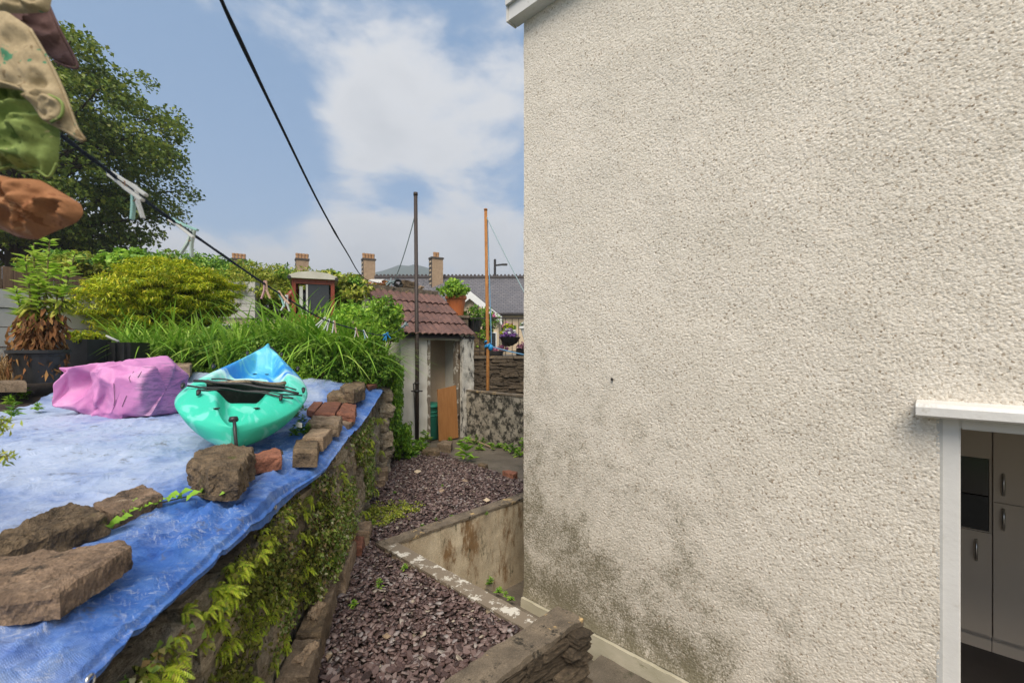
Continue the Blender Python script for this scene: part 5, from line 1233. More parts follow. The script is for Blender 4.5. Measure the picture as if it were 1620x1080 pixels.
# bright spurge above the daylilies near the shed
for (px, d, r, lb) in ((556, 6.5, .40, 'lime green bushy plant rising over the daylilies beside the shed roof'), (480, 5.7, .17, 'low lime green plant at the far edge of the tarpaulin')):
    c = P(px, 560, d); zg = gz(px, d); hh_ = .62 if r > .3 else .12
    t_ = thing('lime_shrub', lb, 'shrub', (c.x, c.y, zg)); V, F = clump_crown((c.x, c.y, zg+hh_), (r, r, r*1.1), 130, 26, .075, .5, .9, .2, .28); obj('foliage', V, F, L_lime, t_)
    stemset((c.x, c.y, zg), [tuple(Vector(v)*r*.8+Vector((c.x, c.y, zg+hh_))) for v in rdir(10, .3)], .012, .004).build('stems', m_stem, t_)
def shrub(name, label, px, py, d, rad, leaf, lsz, ncl, per, zg=None, asp=.5, flat=.5, shell=.35, clr=.25, extra=None, up=.6, cat_='shrub', lump=.3, seed=1):
    c = P(px, py, d); zg = (gz(px, d) if zg is None else zg)
    t_ = thing(name, label, cat_, (c.x, c.y, zg))
    V, F = clump_crown(c, rad, ncl, per, lsz, asp, flat, shell, clr, up, lump, seed); obj('crown', V, F, leaf, t_)
    tips = [tuple(c+Vector([v[k]*rad[k]*.8 for k in range(3)])) for v in rdir(14, .2)]
    stemset((c.x, c.y, zg), tips, .03*rad[0]+.008, .006).build('trunk', m_bark, t_)
    if extra:
        V, F = clump_crown(c, tuple(k*1.03 for k in rad), ncl//4, per, lsz, asp, flat, .8, clr*.8, up, .3, seed+3); obj('crown', V, F, extra, t_)
    return t_
shrub('golden_conifer', 'golden yellow-green spreading conifer in front of the grey wall', 252, 475, 7.0, (.92, .85, .62), L_gold, .085, 420, 80, None, .20, .26, .2, .24, None, .9, seed=2)
shrub('golden_conifer', 'smaller deep yellow conifer beside the daylilies', 318, 465, 7.2, (.55, .5, .40), L_gold, .08, 170, 70, None, .20, .26, .3, .26, None, .9, seed=4)
shrub('hedge_shrub', 'loose green hedge shrub below the chimneys', 425, 458, 9.4, (1.0, .9, .50), L_hedge, .10, 220, 46, None, .3, .5, .25, .3, L_broad, .6, seed=5)
shrub('hedge_shrub', 'pale green shrub rising behind the brown fence', 165, 428, 9.8, (1.1, .8, .32), L_hedge, .12, 170, 40, None, .4, .6, .3, .3, L_broad, seed=6)
shrub('hedge_shrub', 'mid green feathery shrub beneath the tree', 315, 436, 10.5, (1.2, .9, .45), L_broad, .12, 200, 40, None, .35, .6, .25, .3, L_hedge, seed=7)
shrub('hedge_shrub', 'bushy olive green shrub against the orange cab', 545, 462, 9.0, (.62, .6, .36), L_hedge, .09, 150, 40, None, .5, .6, .3, .3, L_broad, seed=8)
shrub('red_leaved_shrub', 'red-tinged shrub between the orange cab and the shed ridge', 588, 470, 9.2, (.36, .36, .26), L_red, .08, 80, 36, None, .5, .7, .3, .3, L_hedge, seed=9)
shrub('hedge_shrub', 'green shrub below the far chimney, behind the orange cab', 490, 458, 11.5, (.9, .8, .45), L_hedge, .11, 140, 40, 1.4, .4, .6, .3, .3, L_broad, seed=10)
shrub('lime_shrub', 'light green bush filling the gap against the shed side wall', 600, 508, 7.4, (.36, .40, .34), L_lime, .075, 120, 30, None, .5, .7, .3, .3, L_broad, seed=14)
shrub('lime_shrub', 'bright lime young sycamore shoots above the golden conifer', 215, 415, 8.6, (.55, .5, .22), L_lime, .13, 50, 26, None, .7, .5, .3, .35, None, .8, seed=11)
shrub('red_leaved_shrub', 'clump of red and orange leaves on the shed ridge end', 606, 455, 9.8, (.17, .17, .13), L_red, .07, 30, 24, 2.6, .6, .7, .3, .35, None, seed=12)
# orange cab of a small machine parked behind the planting
cb0 = P(497, 500, 8.0); cb0.z = gz(497, 8.0)
cab = thing('digger_cab', 'orange-red machine cab with pale domed roof parked behind the daylilies', 'vehicle cab', cb0)
rr3 = ROT+R_(22); ux = Vector((math.cos(rr3), math.sin(rr3), 0)); uy = Vector((-ux.y, ux.x, 0)); ct = 2.92; cbz = cb0.z
for sx_ in (-1, 1):
    for sy_ in (-1, 1): MB().box(cb0+ux*sx_*.30+uy*sy_*.36+Vector((0, 0, (ct-cbz)/2)), (.06, .06, ct-cbz), rr3).build('pillar', m_redcab, cab)
MB().box(cb0+Vector((0, 0, .45)), (.70, .80, .9), rr3).build('body', m_redcab, cab)
MB().box(cb0-uy*.36+Vector((0, 0, ct-cbz-.05)), (.66, .05, .10), rr3).build('header', m_redcab, cab)
MB().box(cb0-uy*.345+ux*.06+Vector((0, 0, 1.17)), (.36, .02, .5), rr3).build('front_window', m_glassdark, cab)
MB().box(cb0-uy*.375+ux*-.10+Vector((0, 0, 1.12)), (.03, .03, .56), rr3).build('window_bar', m_greywall, cab)
MB().box(cb0-uy*.36+ux*-.19+Vector((0, 0, 1.12)), (.05, .02, .5), rr3).build('window_strip', m_greywall, cab)
MB().box(cb0+uy*.36+Vector((0, 0, 1.1)), (.6, .02, .6), rr3).build('dark_backing', m_glassdark, cab)  # added dark sheet, stands for the shaded inside of the cab
MB().box(cb0-ux*.31+Vector((0, 0, 1.15)), (.02, .62, .5), rr3).build('side_window', m_glassdark, cab)
prof = [(-.42, 0), (-.40, .05), (-.25, .10), (0, .125), (.25, .10), (.40, .05), (.42, 0)]; n_ = len(prof); z0 = ct-.02
mb = MB(); V = [Vector((cb0.x, cb0.y, z0))+ux*p*.92-uy*.46+Vector((0, 0, q)) for p, q in prof]+[Vector((cb0.x, cb0.y, z0))+ux*p*.92+uy*.46+Vector((0, 0, q)) for p, q in prof]
mb.add(V, [tuple(range(n_)), tuple(range(2*n_-1, n_-1, -1))]+[(i, n_+i, n_+(i+1) % n_, (i+1) % n_) for i in range(n_)]).build('cab_roof', m_paletop, cab)
for sx_ in (-1, 1):
    c = Vector((cb0.x, cb0.y, z0))+ux*sx_*.36-uy*.48; MB().tube([c, c-uy*.05], .03, 10).build('lamp', m_black, cab)
MB().tube([cb0-ux*.48+uy*.2+Vector((0, 0, 1.0)), cb0-ux*.42+uy*.2+Vector((0, 0, 1.25)), cb0-ux*.30+uy*.2+Vector((0, 0, 1.38))], .06, 8).build('fender', m_redcab, cab, smooth=True)

# sycamore tree
tc_ = P(5, 240, 17.0); tb_ = P(22, 550, 17.0); tb_.z = 1.3
tree = thing('sycamore_tree', 'large dark green sycamore tree rising behind the brown fence', 'tree', tb_)
mb = MB(); mb.tube([tb_, tb_+Vector((.1, 0, 2.2)), tb_+Vector((0, .1, 4.2)), tb_+Vector((.2, 0, 7.5)), tb_+Vector((.1, 0, 11))], [.36, .29, .26, .17, .05], 10, False)
crown_c = Vector((tc_.x, tc_.y, 9.2)); crr = (5.6, 5.2, 5.3)
cln = 560; dv_ = rdir(cln); rr4 = rng.uniform(.25, 1, cln)**.45
dv_[:, 2] = np.where(dv_[:, 2] < -.75, -.75, dv_[:, 2])
lob = 1+.20*fbm(dv_[:, 0]*2.1, dv_[:, 1]*2.1, dv_[:, 2]*2.1, 101, 3)
cc = np.array(crown_c)+dv_*np.array(crr)*(rr4*lob)[:, None]
VF = []
for k in range(cln):
    n_ = 140; r = rng.uniform(.6, 1.1); o_ = rng.normal(size=(n_, 3)); o_ = unit(o_)*rng.uniform(.2, 1, (n_, 1))**.5
    o_ = o_*np.array([r, r, r*.42]); o_[:, 2] -= .35*(o_[:, 0]**2+o_[:, 1]**2)/r
    pos = cc[k]+o_; outd = unit(pos-np.array(crown_c))
    sz = .17*rng.uniform(.55, 1.2, n_)
    VF.append(leaf_quads(pos, unit(outd*.5+rdir(n_)*.8+np.array([0, 0, -.35])), unit(np.array([0, 0, .9])+rdir(n_)*.5+outd*.25), sz, sz*.8))
V, F = cat(*VF); obj('crown', V, F, L_tree, tree)
for k in range(0, cln, 9):
    p1 = Vector(cc[k]); hgt = max(2.5, min(9.5, (p1.z-1.3)*.62)); p0 = tb_+Vector((.1, .05, hgt)); md = p0.lerp(p1, .5)+Vector((0, 0, .5))
    mb.tube([p0, md, p1], [.10, .06, .02], 5, False)
mb.build('trunk', m_bark, tree, smooth=True)

# ------------------------------------------------------------------ creepers, ferns, weeds
def fern_mesh(seed, nf=9):
    r = np.random.default_rng(seed); VF = []
    for f in range(nf):
        az = r.uniform(-1.45, 1.45); ln = r.uniform(.6, 1.1); el0 = r.uniform(.2, 1.1); npn = 15
        D0 = np.array([math.cos(az)*math.cos(el0), math.sin(az)*math.cos(el0), math.sin(el0)]); p = np.zeros(3); pts = []
        for k in range(npn+1):
            q = k/npn; D_ = unit(D0+np.array([0, 0, -1.9*q])); pts.append(p.copy()); p = p+D_*ln/npn
        pts = np.array(pts); Dt = unit(np.gradient(pts, axis=0)); S = unit(np.cross(Dt, np.array([0, 0, 1.])+.001)); q = np.linspace(0, 1, npn+1)
        pl_ = .20*np.sin(np.pi*np.clip(q*.93+.07, 0, 1))**.8*ln
        for sg in (-1, 1):
            Dp = unit(S*sg+Dt*.45+np.array([0, 0, -.15])); c = pts+Dp*pl_[:, None]*.5
            VF.append(leaf_quads(c[1:], Dp[1:], np.tile([0, 0, 1.], (npn, 1)), pl_[1:], ln/npn*.95, .05))
    V, F = cat(*VF); me = bpy.data.meshes.new('fern'); me.from_pydata(V.tolist(), [], F.tolist()); me.materials.append(L_fern); return me
ferns = [fern_mesh(i) for i in range(6)]
fa_ = math.atan2(-N1, -N0)
def put_fern(s, z, sc, label, group):
    o = bpy.data.objects.new('fern', random.choice(ferns)); C.objects.link(o)
    o.location = SW(s, -.05+.09*float(sm(.35, -.3, s))+random.uniform(-.02, .02), z); o.rotation_euler = (random.uniform(-.25, .25), random.uniform(.1, .9), fa_+random.uniform(-.5, .5)); o.scale = (sc,)*3
    tag(o, label, 'fern', group)
def fern_label(s, z):
    if s > 1.7: return 'small fern rooted low on the wall end near the ivy', 'ferns near the wall end'
    if z > .68: return 'small yellow-green fern tucked under the hem of the tarpaulin', 'ferns under the tarpaulin hem'
    return 'small yellow-green fern low on the wall above the edging blocks', 'ferns above the edging blocks'
def addf(s, z, sc): put_fern(s, z, sc, *fern_label(s, z))
for k in range(100): addf(random.choice((random.uniform(-1.9, .1), random.uniform(-1.2, 1.6))), random.uniform(.24, .92), random.uniform(.05, .105))
for k in range(24): addf(random.uniform(-1.75, -.7), random.uniform(.45, .90), random.uniform(.06, .11))
for k in range(16): addf(random.uniform(1.75, 3.3), random.uniform(.05, .9), random.uniform(.09, .16))
for k in range(26):
    s_ = random.uniform(-1.85, -.45); put_fern(s_, random.uniform(.80, .92), random.uniform(.05, .09), *fern_label(0, .9)); 
    C.objects[-1].location = SW(s_, random.uniform(-.01, .05), C.objects[-1].location.z)
# small-leaved creeper over the wall face
def wallcloud(n, s0, s1, z0, z1, sz, thr, seed, dep=.10):
    s = rng.uniform(s0, s1, n*4); z = rng.uniform(z0, z1, n*4); k = fbm(s*2.4, z*2.6, 0, seed, 4)+.18*rng.normal(size=n*4) > thr
    s, z = s[k][:n], z[k][:n]; m_ = len(s); w_ = -.04+.085*sm(.35, -.3, s)-dep*rng.uniform(0, 1, m_)**1.6
    pos = np.stack([AX+s*T0+w_*N0, AY+s*T1+w_*N1, z], 1)
    D = unit(rdir(m_)*.9+np.array([-N0*.4, -N1*.4, -.7])); U = unit(np.array([-N0, -N1, .5])+.6*rdir(m_)); L = sz*rng.uniform(.5, 1.3, m_)
    return leaf_quads(pos, D, U, L, L*.85)
V, F = cat(wallcloud(11500, .0, 2.4, .20, .98, .026, .05, 301, .075), wallcloud(5200, -2.2, .25, .24, .92, .024, .22, 305, .05))
tag(obj('wall_creeper', V, F, L_creep, kind='stuff'), 'small-leaved creeper mat covering the face of the retaining wall', 'creeper')
V, F = wallcloud(6500, -2.3, .3, .25, .92, .022, .20, 311, .07)
tag(obj('wall_moss', V, F, L_moss, kind='stuff'), 'moss and seedlings in the joints of the rubble retaining wall', 'moss')
# ivy hanging over the wall end by the shed
def hangcloud(n, s0, s1, w0, w1, z0, z1, sz, seed):
    s = rng.uniform(s0, s1, n); w_ = rng.uniform(w0, w1, n)
    z = z1-(z1-z0)*rng.uniform(0, 1, n)**1.2*(.55+.45*np.clip(.5+.8*fbm(s*5, w_*5, 0, seed, 3), 0, 1.2))
    pos = np.stack([AX+s*T0+w_*N0, AY+s*T1+w_*N1, z], 1); D = unit(rdir(n)*.7+np.array([-N0*.4, -N1*.4, -.9])); U = unit(np.array([-N0, -N1, .7])+.5*rdir(n)); L = sz*rng.uniform(.5, 1.3, n)
    return leaf_quads(pos, D, U, L, L*.75)
V, F = cat(hangcloud(5200, 3.6, 5.0, -.28, .05, .15, 1.45, .060, 5), hangcloud(2600, 3.6, 4.6, -.2, .5, 1.15, 1.62, .065, 6), hangcloud(900, 4.2, 4.9, -.42, -.15, -.02, .5, .07, 8))
iv = thing('ivy', 'bright green ivy hanging down the wall end beside the shed', 'creeper', SW(4.2, -.1, 0)); obj('foliage', V, F, L_lime, iv)
V, F = hangcloud(2600, 3.7, 5.0, -.24, .0, .2, 1.4, .055, 15); obj('foliage', V, F, L_broad, iv)
# weeds: rosettes of leaves
def weed_mesh(seed, leaf, n=34, asp=.42, tall=.7):
    r = np.random.default_rng(seed); q = r.uniform(0, 1, n); az = r.uniform(0, 6.28, n); el_ = r.uniform(-.1, .8, n)
    D = np.stack([np.cos(az)*np.cos(el_), np.sin(az)*np.cos(el_), np.sin(el_)], 1); L = .55*(1.1-.6*q)*r.uniform(.6, 1.2, n)
    pos = np.stack([.05*r.normal(size=n), .05*r.normal(size=n), q*tall], 1)+D*L[:, None]*.5
    V, F = leaf_quads(pos, D, np.tile([0, 0, 1.], (n, 1)), L, L*asp); me = bpy.data.meshes.new('weed'); me.from_pydata(V.tolist(), [], F.tolist()); me.materials.append(leaf); return me
weeds = [weed_mesh(1, L_broad), weed_mesh(2, L_lime), weed_mesh(3, L_broad, 26, .5, .3), weed_mesh(4, L_lime, 44, .35, 1.0)]
def weed(p, sc, label, k=None, group=None, name='weed'):
    o = bpy.data.objects.new(name, weeds[random.randrange(4) if k is None else k]); C.objects.link(o); o.location = p; o.scale = (sc,)*3; o.rotation_euler = (0, 0, random.uniform(0, 6.28)); tag(o, label, 'weed', group)
weed(Pz(737, 731, 0), .36, 'tall leafy weed growing at the edge of the slate chips before the shed', 3)
for px, py in ((700, 693), (712, 697), (728, 700), (742, 701), (752, 703), (765, 700), (775, 706), (790, 708), (800, 712), (812, 716), (826, 712), (820, 722), (780, 712), (760, 712), (730, 690), (755, 694)):
    weed(Pz(px, py, -.01), random.uniform(.10, .22), 'low green weed along the foot of the blotched boundary wall', None, 'weeds along the boundary wall')
for px, py in ((650, 715), (660, 710), (668, 716), (655, 722), (645, 727), (640, 712), (672, 700), (655, 700)):
    weed(Pz(px, py, 0), random.uniform(.2, .34), 'leafy green weed at the foot of the shed wall', None, 'weeds at the foot of the shed')
for px, py in ((800, 945), (790, 938), (808, 950), (775, 925), (815, 890), (825, 880), (770, 912)):
    weed(Pz(px, py, -.72), random.uniform(.06, .14), 'small bright weed in the sunken area beside the house', None, 'weeds in the sunken area')
for px, py in ((715, 818), (668, 832), (690, 822), (770, 815), (640, 900), (600, 930), (590, 830), (625, 780), (700, 770), (560, 960)):
    weed(Pz(px, py, .02), random.uniform(.03, .075), 'tiny weed sprouting through the slate chips', None, 'tiny weeds in the slate chips')
weed(Pz(912, 1036, -.70), .07, 'small fresh weed at the end of the dark stone wall', 1)
weed(P(812, 800, 5.35), .09, 'little tuft sprouting from the low concrete wall top', 0)
# patch of pale small-leaved weed on the chips
c = Pz(612, 815, 0); V, F = clump_crown((c.x+.02, c.y, .03), (.36, .30, .05), 120, 26, .022, .6, .5, .1, .22); tag(obj('weed_patch', V, F, L_hedge, kind='stuff'), 'spreading patch of pale small-leaved weed on the slate chips', 'weed')
# leaf sprig on the tarpaulin
sp_ = thing('leaf_sprig', 'trail of fresh green leaves creeping over the tarpaulin by the stones', 'plant', onbed(250, 790))
for k, (px, py, sz) in enumerate(((172, 832, .085), (188, 825, .07), (205, 802, .085), (222, 806, .07), (245, 798, .06), (268, 788, .075), (286, 783, .08), (318, 776, .08), (330, 772, .06), (352, 780, .045), (196, 815, .08), (300, 786, .07))):
    p_ = onbed(px, py, .035); ts = toSW(p_); p_.z = max(p_.z, tarp_z(*ts)+.022)
    dv2 = np.array([[Q0*.8+random.uniform(-.3, .3), Q1*.8+random.uniform(-.3, .3), random.uniform(-.1, .5)]])
    V, F = cat(*[leaf_quads(np.array([list(p_)])+dv2*0+np.array([[.012*j, .012*j, .004*j]]), dv2+np.array([[0, 0, .0]])+np.array([[.5*(j-1), -.3*(j-1), 0]]), np.array([[-.3, -.5, .8]]), sz*.62, sz*.36) for j in range(3)])
    obj('leaf', V, F, L_lime, sp_)
MB().tube([onbed(px, py, .02) for px, py in ((165, 834), (205, 812), (250, 796), (300, 784), (345, 778))], .003, 5).build('stem', m_stem, sp_)
# weeds at the left end of the tarpaulin
for px, py, k, s_ in ((15, 645, 1, .16), (40, 640, 3, .16), (65, 628, 1, .18), (45, 612, 3, .2), (72, 610, 1, .2), (20, 660, 0, .14), (92, 640, 3, .10), (5, 630, 1, .2), (60, 650, 1, .1), (30, 625, 3, .2)):
    weed(onbed(px, py, .03), s_, 'straggling green weed growing over the tarpaulin beside the lily pot', k, 'weeds at the edge of the tarpaulin')
for px, py in ((478, 668), (470, 660), (486, 690), (472, 685), (480, 650), (490, 640), (465, 690)):
    weed(onbed(px, py, .02), random.uniform(.07, .12), 'small weed between the kayak and the row of bricks', 0, 'weeds beside the bricks')
for px, py in ((498, 590), (510, 588), (530, 590), (470, 588), (455, 592)):
    weed(onbed(px, py, .02), random.uniform(.12, .2), 'fresh green weed at the far hem of the tarpaulin', 1, 'weeds at the far hem of the tarpaulin')
# conifer sprig at the left, close by
q = onbed(-130, 760); q.z = 1.10
cs = thing('conifer_sprig', 'yellow-green conifer sprig beside the tarpaulin', 'shrub', q)
mb = MB(); VF = []
for tx, ty in ((6, 668), (12, 720), (-20, 690)):
    e = P(tx, ty, 1.05); m_ = q.lerp(e, .6)+Vector((0, 0, .05)); mb.tube([q, m_, e], [.012, .006, .002], 6)
    n_ = 260; qq = rng.uniform(.55, 1, n_); pos = np.array([list(m_.lerp(e, (x-.55)/.45)) for x in qq])+rng.normal(0, .010, (n_, 3)); VF.append(leaf_quads(pos, rdir(n_), rdir(n_), .02, .006))
mb.build('stems', m_stem, cs); V, F = cat(*VF); obj('foliage', V, F, L_hedge, cs)

# loose bricks and bits on the ground
def gslab(name, pix, z1, th, m_, label, cat_, seed, group=None):
    o = slab(name, [Pz(x, y, z1) for x, y in pix], z1-th, z1, m_, rough=.006, seed=seed); tag(o, label, cat_, group)
gslab('brick', [(692, 701), (700, 696), (716, 697), (713, 704)], .12, .13, m_block, 'brown stone lying before the shed doorway', 'stone', 201)
gslab('stone', [(668, 712), (675, 706), (694, 707), (696, 714)], .10, .12, m_blackblock, 'dark rock beside the brown stone at the shed doorway', 'stone', 202)
gslab('brick', [(755, 733), (760, 731), (772, 733), (768, 737)], .06, .07, m_blackblock, 'dark half brick at the edge of the slate chips', 'brick', 203)
gslab('brick', [(795, 744), (803, 742), (819, 746), (812, 750)], .08, .085, m_brick, 'orange brick on the concrete beside the slate chips', 'brick', 204)
tag(MB().tube([Pz(738, 692, .02), Pz(775, 706, .02)], .016, 8).build('stick', m_sandslab), 'pale stick lying on the concrete by the boundary wall', 'stick')
tag(slab('wood_chip', [Pz(514, 1037, .03), Pz(518, 1034, .03), Pz(526, 1033, .03), Pz(518, 1043, .03)], .02, .032, m_sandslab, rough=.001, seed=205), 'pale wood chip lying on the slate', 'wood chip')
o = slab('wood_chip', [SW(-.52, -.10), SW(-.38, -.14), SW(-.36, -.11), SW(-.50, -.04)], .185, .205, m_sandslab, rough=.012, freq=30, seed=206); tag(o, 'splintered pale wood on the brown edging block', 'wood chip')
o = slab('wood_chip', [SW(-.18, -.08), SW(.0, -.10), SW(.02, -.05), SW(-.14, -.02)], .19, .222, m_sandslab, rough=.016, freq=26, seed=207); tag(o, 'pale mortar lump on the blackened edging block', 'mortar')
lbr = [(624, 792), (755, 800)]
for k, (px, py) in enumerate(((640, 805), (698, 775), (770, 790), (735, 760), (660, 745), (612, 1005), (700, 900))):
    gslab('fallen_leaf', [(px-5, py), (px, py-3), (px+6, py), (px, py+3)], .035, .006, m_sandslab if k % 2 else m_cream, 'pale scrap lying on the slate chips', 'debris', 210+k, 'pale scraps on the slate chips')

# ------------------------------------------------------------------ washing lines, pegs, camouflage clothing
def idist(px): return 1.10+(px-95)/(657-95)*(.1235-1.10)
lp = [(-70, 92), (0, 140), (95, 213), (160, 262), (240, 325), (320, 381), (420, 450), (480, 488), (520, 508), (570, 523), (600, 530), (622, 527), (640, 515), (655, 499)]
LP = [P(x, y, 1/idist(x)) for x, y in lp]
def catm(pts, k=6):
    out = []
    for i in range(len(pts)-1):
        a, b, c, d = pts[max(i-1, 0)], pts[i], pts[i+1], pts[min(i+2, len(pts)-1)]
        for j in range(k):
            t_ = j/k; out.append(.5*((2*b)+(c-a)*t_+(2*a-5*b+4*c-d)*t_*t_+(3*b-a-3*c+d)*t_**3))
    return out+[pts[-1]]
LPs = catm(LP)
tag(MB().tube(LPs, [.0042+.0006*math.sin(i*2.) for i in range(len(LPs))], 8).build('washing_line', m_rope, smooth=True), 'dark blue washing line hung with pegs running to the dark pole', 'rope')
ov = [(330, -45), (350, 0), (372, 48), (440, 190), (508, 328), (548, 398), (576, 440), (597, 465)]
def id2(px): return .86+(px-350)/(597-350)*(.105-.86)
OV = [P(x, y, 1/id2(x)) for x, y in ov]; OV[-1] = Vector((xb(603, rp.y), rp.y, rp.z+.12))
OVs = catm(OV); 
tag(MB().tube(OVs, [.0052+.0016*math.exp(-((i-13)/2.5)**2)+.002*math.exp(-((i-27)/.7)**2) for i in range(len(OVs))], 8).build('washing_line', m_ropeblack, smooth=True), 'thick black knotted line slanting across the sky to the shed ridge', 'rope')
def colmat(n, c): return mat(n, c, tuple(k*.8 for k in c), 30, .5, spec=.35, stain=((.35, .22, .12), 60, .66, .08))
pegc = {'white': colmat('peg_white', (.66, .66, .62)), 'mint': colmat('peg_mint', (.36, .62, .55)), 'pink': colmat('peg_pink', (.60, .36, .36)), 'teal': colmat('peg_teal', (.10, .42, .42)), 'sage': colmat('peg_sage', (.46, .54, .47)), 'peach': colmat('peg_peach', (.62, .42, .28)), 'rust': colmat('peg_rust', (.35, .15, .05)), 'sky': colmat('peg_sky', (.30, .50, .62))}
def peg(px, length, c1, c2, tilt, label, open_=.16, group=None, face=None):
    i = min(range(len(LPs)), key=lambda k: abs(810+FPX*(LPs[k].x*Q0+LPs[k].y*Q1)/(LPs[k].x*F0+LPs[k].y*F1)-px)); p = LPs[i]
    t_ = thing('clothes_peg', label, 'peg', p, group)
    dn = Vector((br_.x*math.sin(tilt), br_.y*math.sin(tilt), -math.cos(tilt))); ax = bf.copy()
    if face: ax = (bf+br_*face).normalized()
    sd = dn.cross(ax).normalized()
    for sg, m_ in ((-1, c1), (1, c2)):
        a = p-dn*length*.22+sd*sg*length*.045; b = p+dn*length*.10+sd*sg*length*.05; c = p+dn*length*.34+sd*sg*length*.07; d = p+dn*length*.78+sd*sg*length*(open_+.04)
        mb = MB(); pts = [a, b, c, d]; ws = [.055, .07, .085, .07]
        V = []; 
        for q, w_ in zip(pts, ws):
            h = w_*length; k2 = .13*length
            V += [q-sd*h*.5-ax*k2*.5, q+sd*h*.5-ax*k2*.5, q+sd*h*.5+ax*k2*.5, q-sd*h*.5+ax*k2*.5]
        F = [(3, 2, 1, 0), (12, 13, 14, 15)]+[(4*r+j, 4*r+(j+1) % 4, 4*r+4+(j+1) % 4, 4*r+4+j) for r in range(3) for j in range(4)]
        o = mb.add(V, F).build('prong', pegc[m_], t_)
        bm = bmesh.new(); bm.from_mesh(o.data); bmesh.ops.bevel(bm, geom=bm.edges[:], offset=length*.012, segments=2, affect='EDGES'); bmesh.ops.recalc_face_normals(bm, faces=bm.faces[:]); bm.to_mesh(o.data); bm.free()
    c = p+dn*length*.22
    MB().tube([c-ax*length*.07+sd*length*.06*math.cos(k*.7)+dn*length*.05*math.sin(k*.7)+ax*length*.14*k/18 for k in range(19)], length*.012, 5).build('spring', pegc['rust'], t_)
peg(187, .10, 'white', 'white', .95, 'white peg lying along the washing line next to the camouflage clothing', .03)
peg(212, .085, 'mint', 'white', .12, 'pale mint peg hanging from the washing line against the tree', .12)
peg(272, .085, 'white', 'mint', 1.05, 'white peg with rusty spring lying along the washing line', .10)
peg(312, .085, 'sage', 'sage', -.28, 'sage green peg hanging where the line leaves the tree', .16)
peg(418, .075, 'pink', 'peach', .02, 'faded pink peg with rust-stained legs', .20)
peg(440, .075, 'mint', 'peach', .55, 'peg half turquoise half peach beside the pink one', .14)
peg(458, .075, 'white', 'white', -.10, 'white peg hanging wide open above the daylilies', .22)
peg(512, .075, 'white', 'sage', -.75, 'pale peg tilted in the cluster of three', .08)
peg(519, .075, 'sage', 'white', -.35, 'grey-green peg in the middle of the cluster of three', .10)
peg(528, .08, 'white', 'peach', .0, 'cream and peach peg at the end of the cluster of three', .12)
peg(560, .075, 'white', 'peach', .08, 'cream peg hanging beyond the cluster of three', .16)
peg(578, .075, 'sky', 'white', .35, 'pale blue peg on the thin end of the washing line', .12)
kn = MB(); c0_ = LPs[min(range(len(LPs)), key=lambda k: abs(810+FPX*(LPs[k].x*Q0+LPs[k].y*Q1)/(LPs[k].x*F0+LPs[k].y*F1)-613))]
for k in range(8):
    d_ = Vector(rdir(1)[0]); kn.tube([c0_-d_*.03, c0_+Vector((0, 0, .01)), c0_+d_*.05-Vector((0, 0, .02))], .005, 5)
tag(kn.build('rope_knot', m_bluebag), 'turquoise twine knot near the pole end of the washing line', 'rope')
c0_ = LP[-2]; kn = MB()
for k in range(6):
    d_ = Vector(rdir(1)[0]); kn.tube([c0_-d_*.04, c0_, c0_+d_*.06], .007, 5)
tag(kn.build('rope_knot', m_ropegrey), 'pale rope knot beside the dark pole', 'rope')

cam_g = thing('camouflage_jacket', 'camouflage patterned jacket pegged on the washing line', 'clothing', P(20, 380, .80))
def puff(name, pix, d, thick, m_, back=.4, seed=0, wr=.006, fr=26, e=.5, bulge=None):
    """padded cloth piece over an outline standing upright at depth d; real thickness both sides"""
    pts = [Vector(p) for p in pix]; cen = sum(pts, Vector((0, 0)))/len(pts); per = []
    for i in range(len(pts)):
        a, b = pts[i], pts[(i+1) % len(pts)]; k = max(3, int((b-a).length/4)); per += [a.lerp(b, j/k) for j in range(k)]
    for _ in range(2): per = [(per[i-1]+per[i]*2+per[(i+1) % len(per)])/4 for i in range(len(per))]
    M = len(per); V = []; F = []; rs = [1-(1-q)**1.0 for q in np.linspace(0, 1, 18)]
    for sg in (1, -1):
        for r in rs:
            for p in per:
                q = cen+(p-cen)*r; th = thick*(1 if sg > 0 else back)*max(0, 1-r*r)**e
                w_ = (.5*wr*fbm(q.x/fr, q.y/fr, 0, seed, 3)+1.1*wr*(1-abs(float(fbm(q.x/fr*.55+q.y/fr*.3, q.y/fr*.35, 0, seed+9, 2))))**5)*(1-r**4); pp = P(q.x, q.y, d)
                V.append(pp-bf*(sg*th+w_))
    n = len(rs)
    for s_ in (0, 1):
        o_ = s_*n*M
        for i in range(n-1):
            for j in range(M):
                f = (o_+i*M+j, o_+(i+1)*M+j, o_+(i+1)*M+(j+1) % M, o_+i*M+(j+1) % M); F.append(f if s_ == 0 else f[::-1])
    o = obj(name, V, F, m_, cam_g, smooth=True); return o
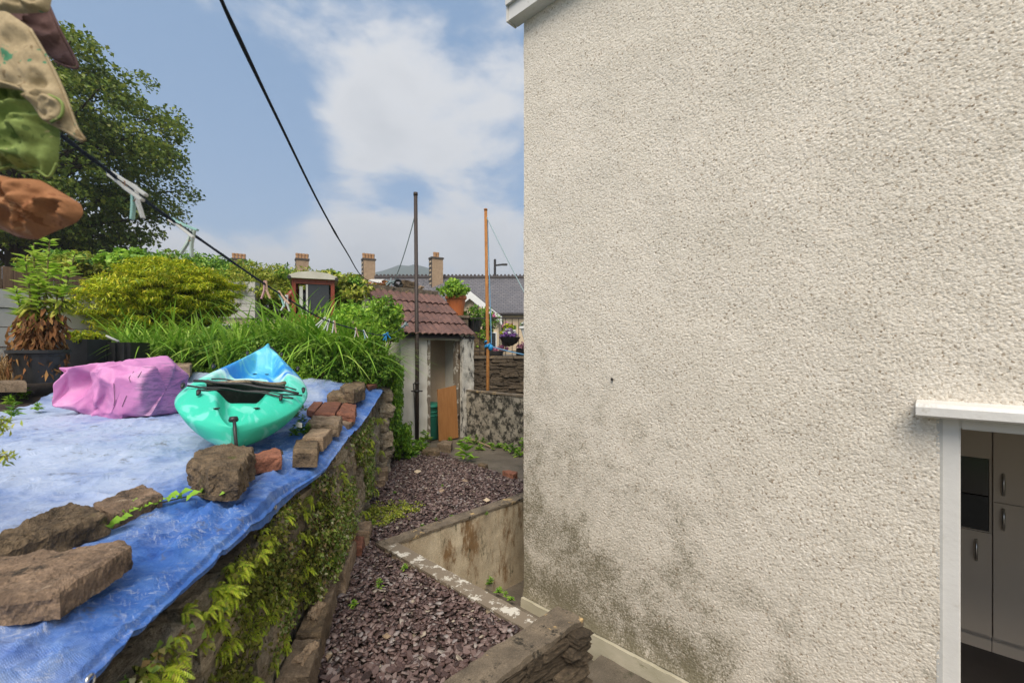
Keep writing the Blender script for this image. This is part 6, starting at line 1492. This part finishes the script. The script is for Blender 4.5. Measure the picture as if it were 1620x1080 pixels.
def hem(parent, pix, d, m_, off=.0):
    pts = catm([P(x, y, d-off) for x, y in pix], 5); MB().tube(pts, .0022, 6).build('hem', m_, parent, smooth=True)
o = puff('back_flap', [(-60, -40), (55, -30), (76, 5), (95, 50), (124, 104), (108, 106), (88, 98), (45, 60), (-40, 40)], .86, .008, m_camo_plum, seed=3, wr=.016, fr=26)
hem(o, [(76, 5), (96, 50), (123, 103), (108, 106), (86, 97)], .86, m_camo_plum, .003)
o = puff('sleeve', [(-70, 120), (20, 118), (62, 140), (88, 175), (95, 215), (93, 258), (78, 284), (58, 272), (40, 276), (20, 266), (0, 272), (-70, 280)], .80, .024, m_camo_green, seed=4, wr=.030, fr=24)
hem(o, [(0, 268), (20, 263), (40, 272), (58, 269), (77, 280), (90, 258)], .80, m_camo_green, .012)
puff('cuff', [(-70, 285), (0, 277), (30, 284), (62, 284), (90, 300), (128, 322), (133, 338), (122, 352), (88, 366), (58, 380), (30, 376), (0, 362), (-70, 350)], .79, .020, m_camo_brown, seed=5, wr=.030, fr=26)
o = puff('front_flap', [(-80, 15), (10, 18), (48, 44), (80, 100), (104, 150), (122, 200), (137, 222), (130, 227), (104, 210), (72, 192), (66, 168), (40, 146), (0, 132), (-80, 130)], .75, .010, m_camo_tan, seed=6, wr=.020, fr=34)
hem(o, [(48, 46), (80, 101), (103, 150), (121, 200), (134, 222), (104, 207), (74, 190), (66, 168), (40, 144), (0, 130), (-40, 128)], .75, m_camo_tan, .004)
o = puff('pocket_fold', [(44, 144), (78, 150), (100, 162), (98, 184), (80, 196), (66, 190), (56, 168)], .735, .007, m_camo_tan, seed=7, wr=.014, fr=18)
hem(o, [(46, 146), (78, 151), (98, 163), (97, 183), (80, 194)], .735, m_camo_green, .004)
puff('collar', [(-50, -40), (60, -40), (84, -10), (78, 20), (40, 22), (-50, 20)], .80, .014, m_camo_tan, seed=8, wr=.020, fr=20)
peg(60, .07, 'white', 'white', .0, 'white peg holding the camouflage jacket on the washing line', .05)
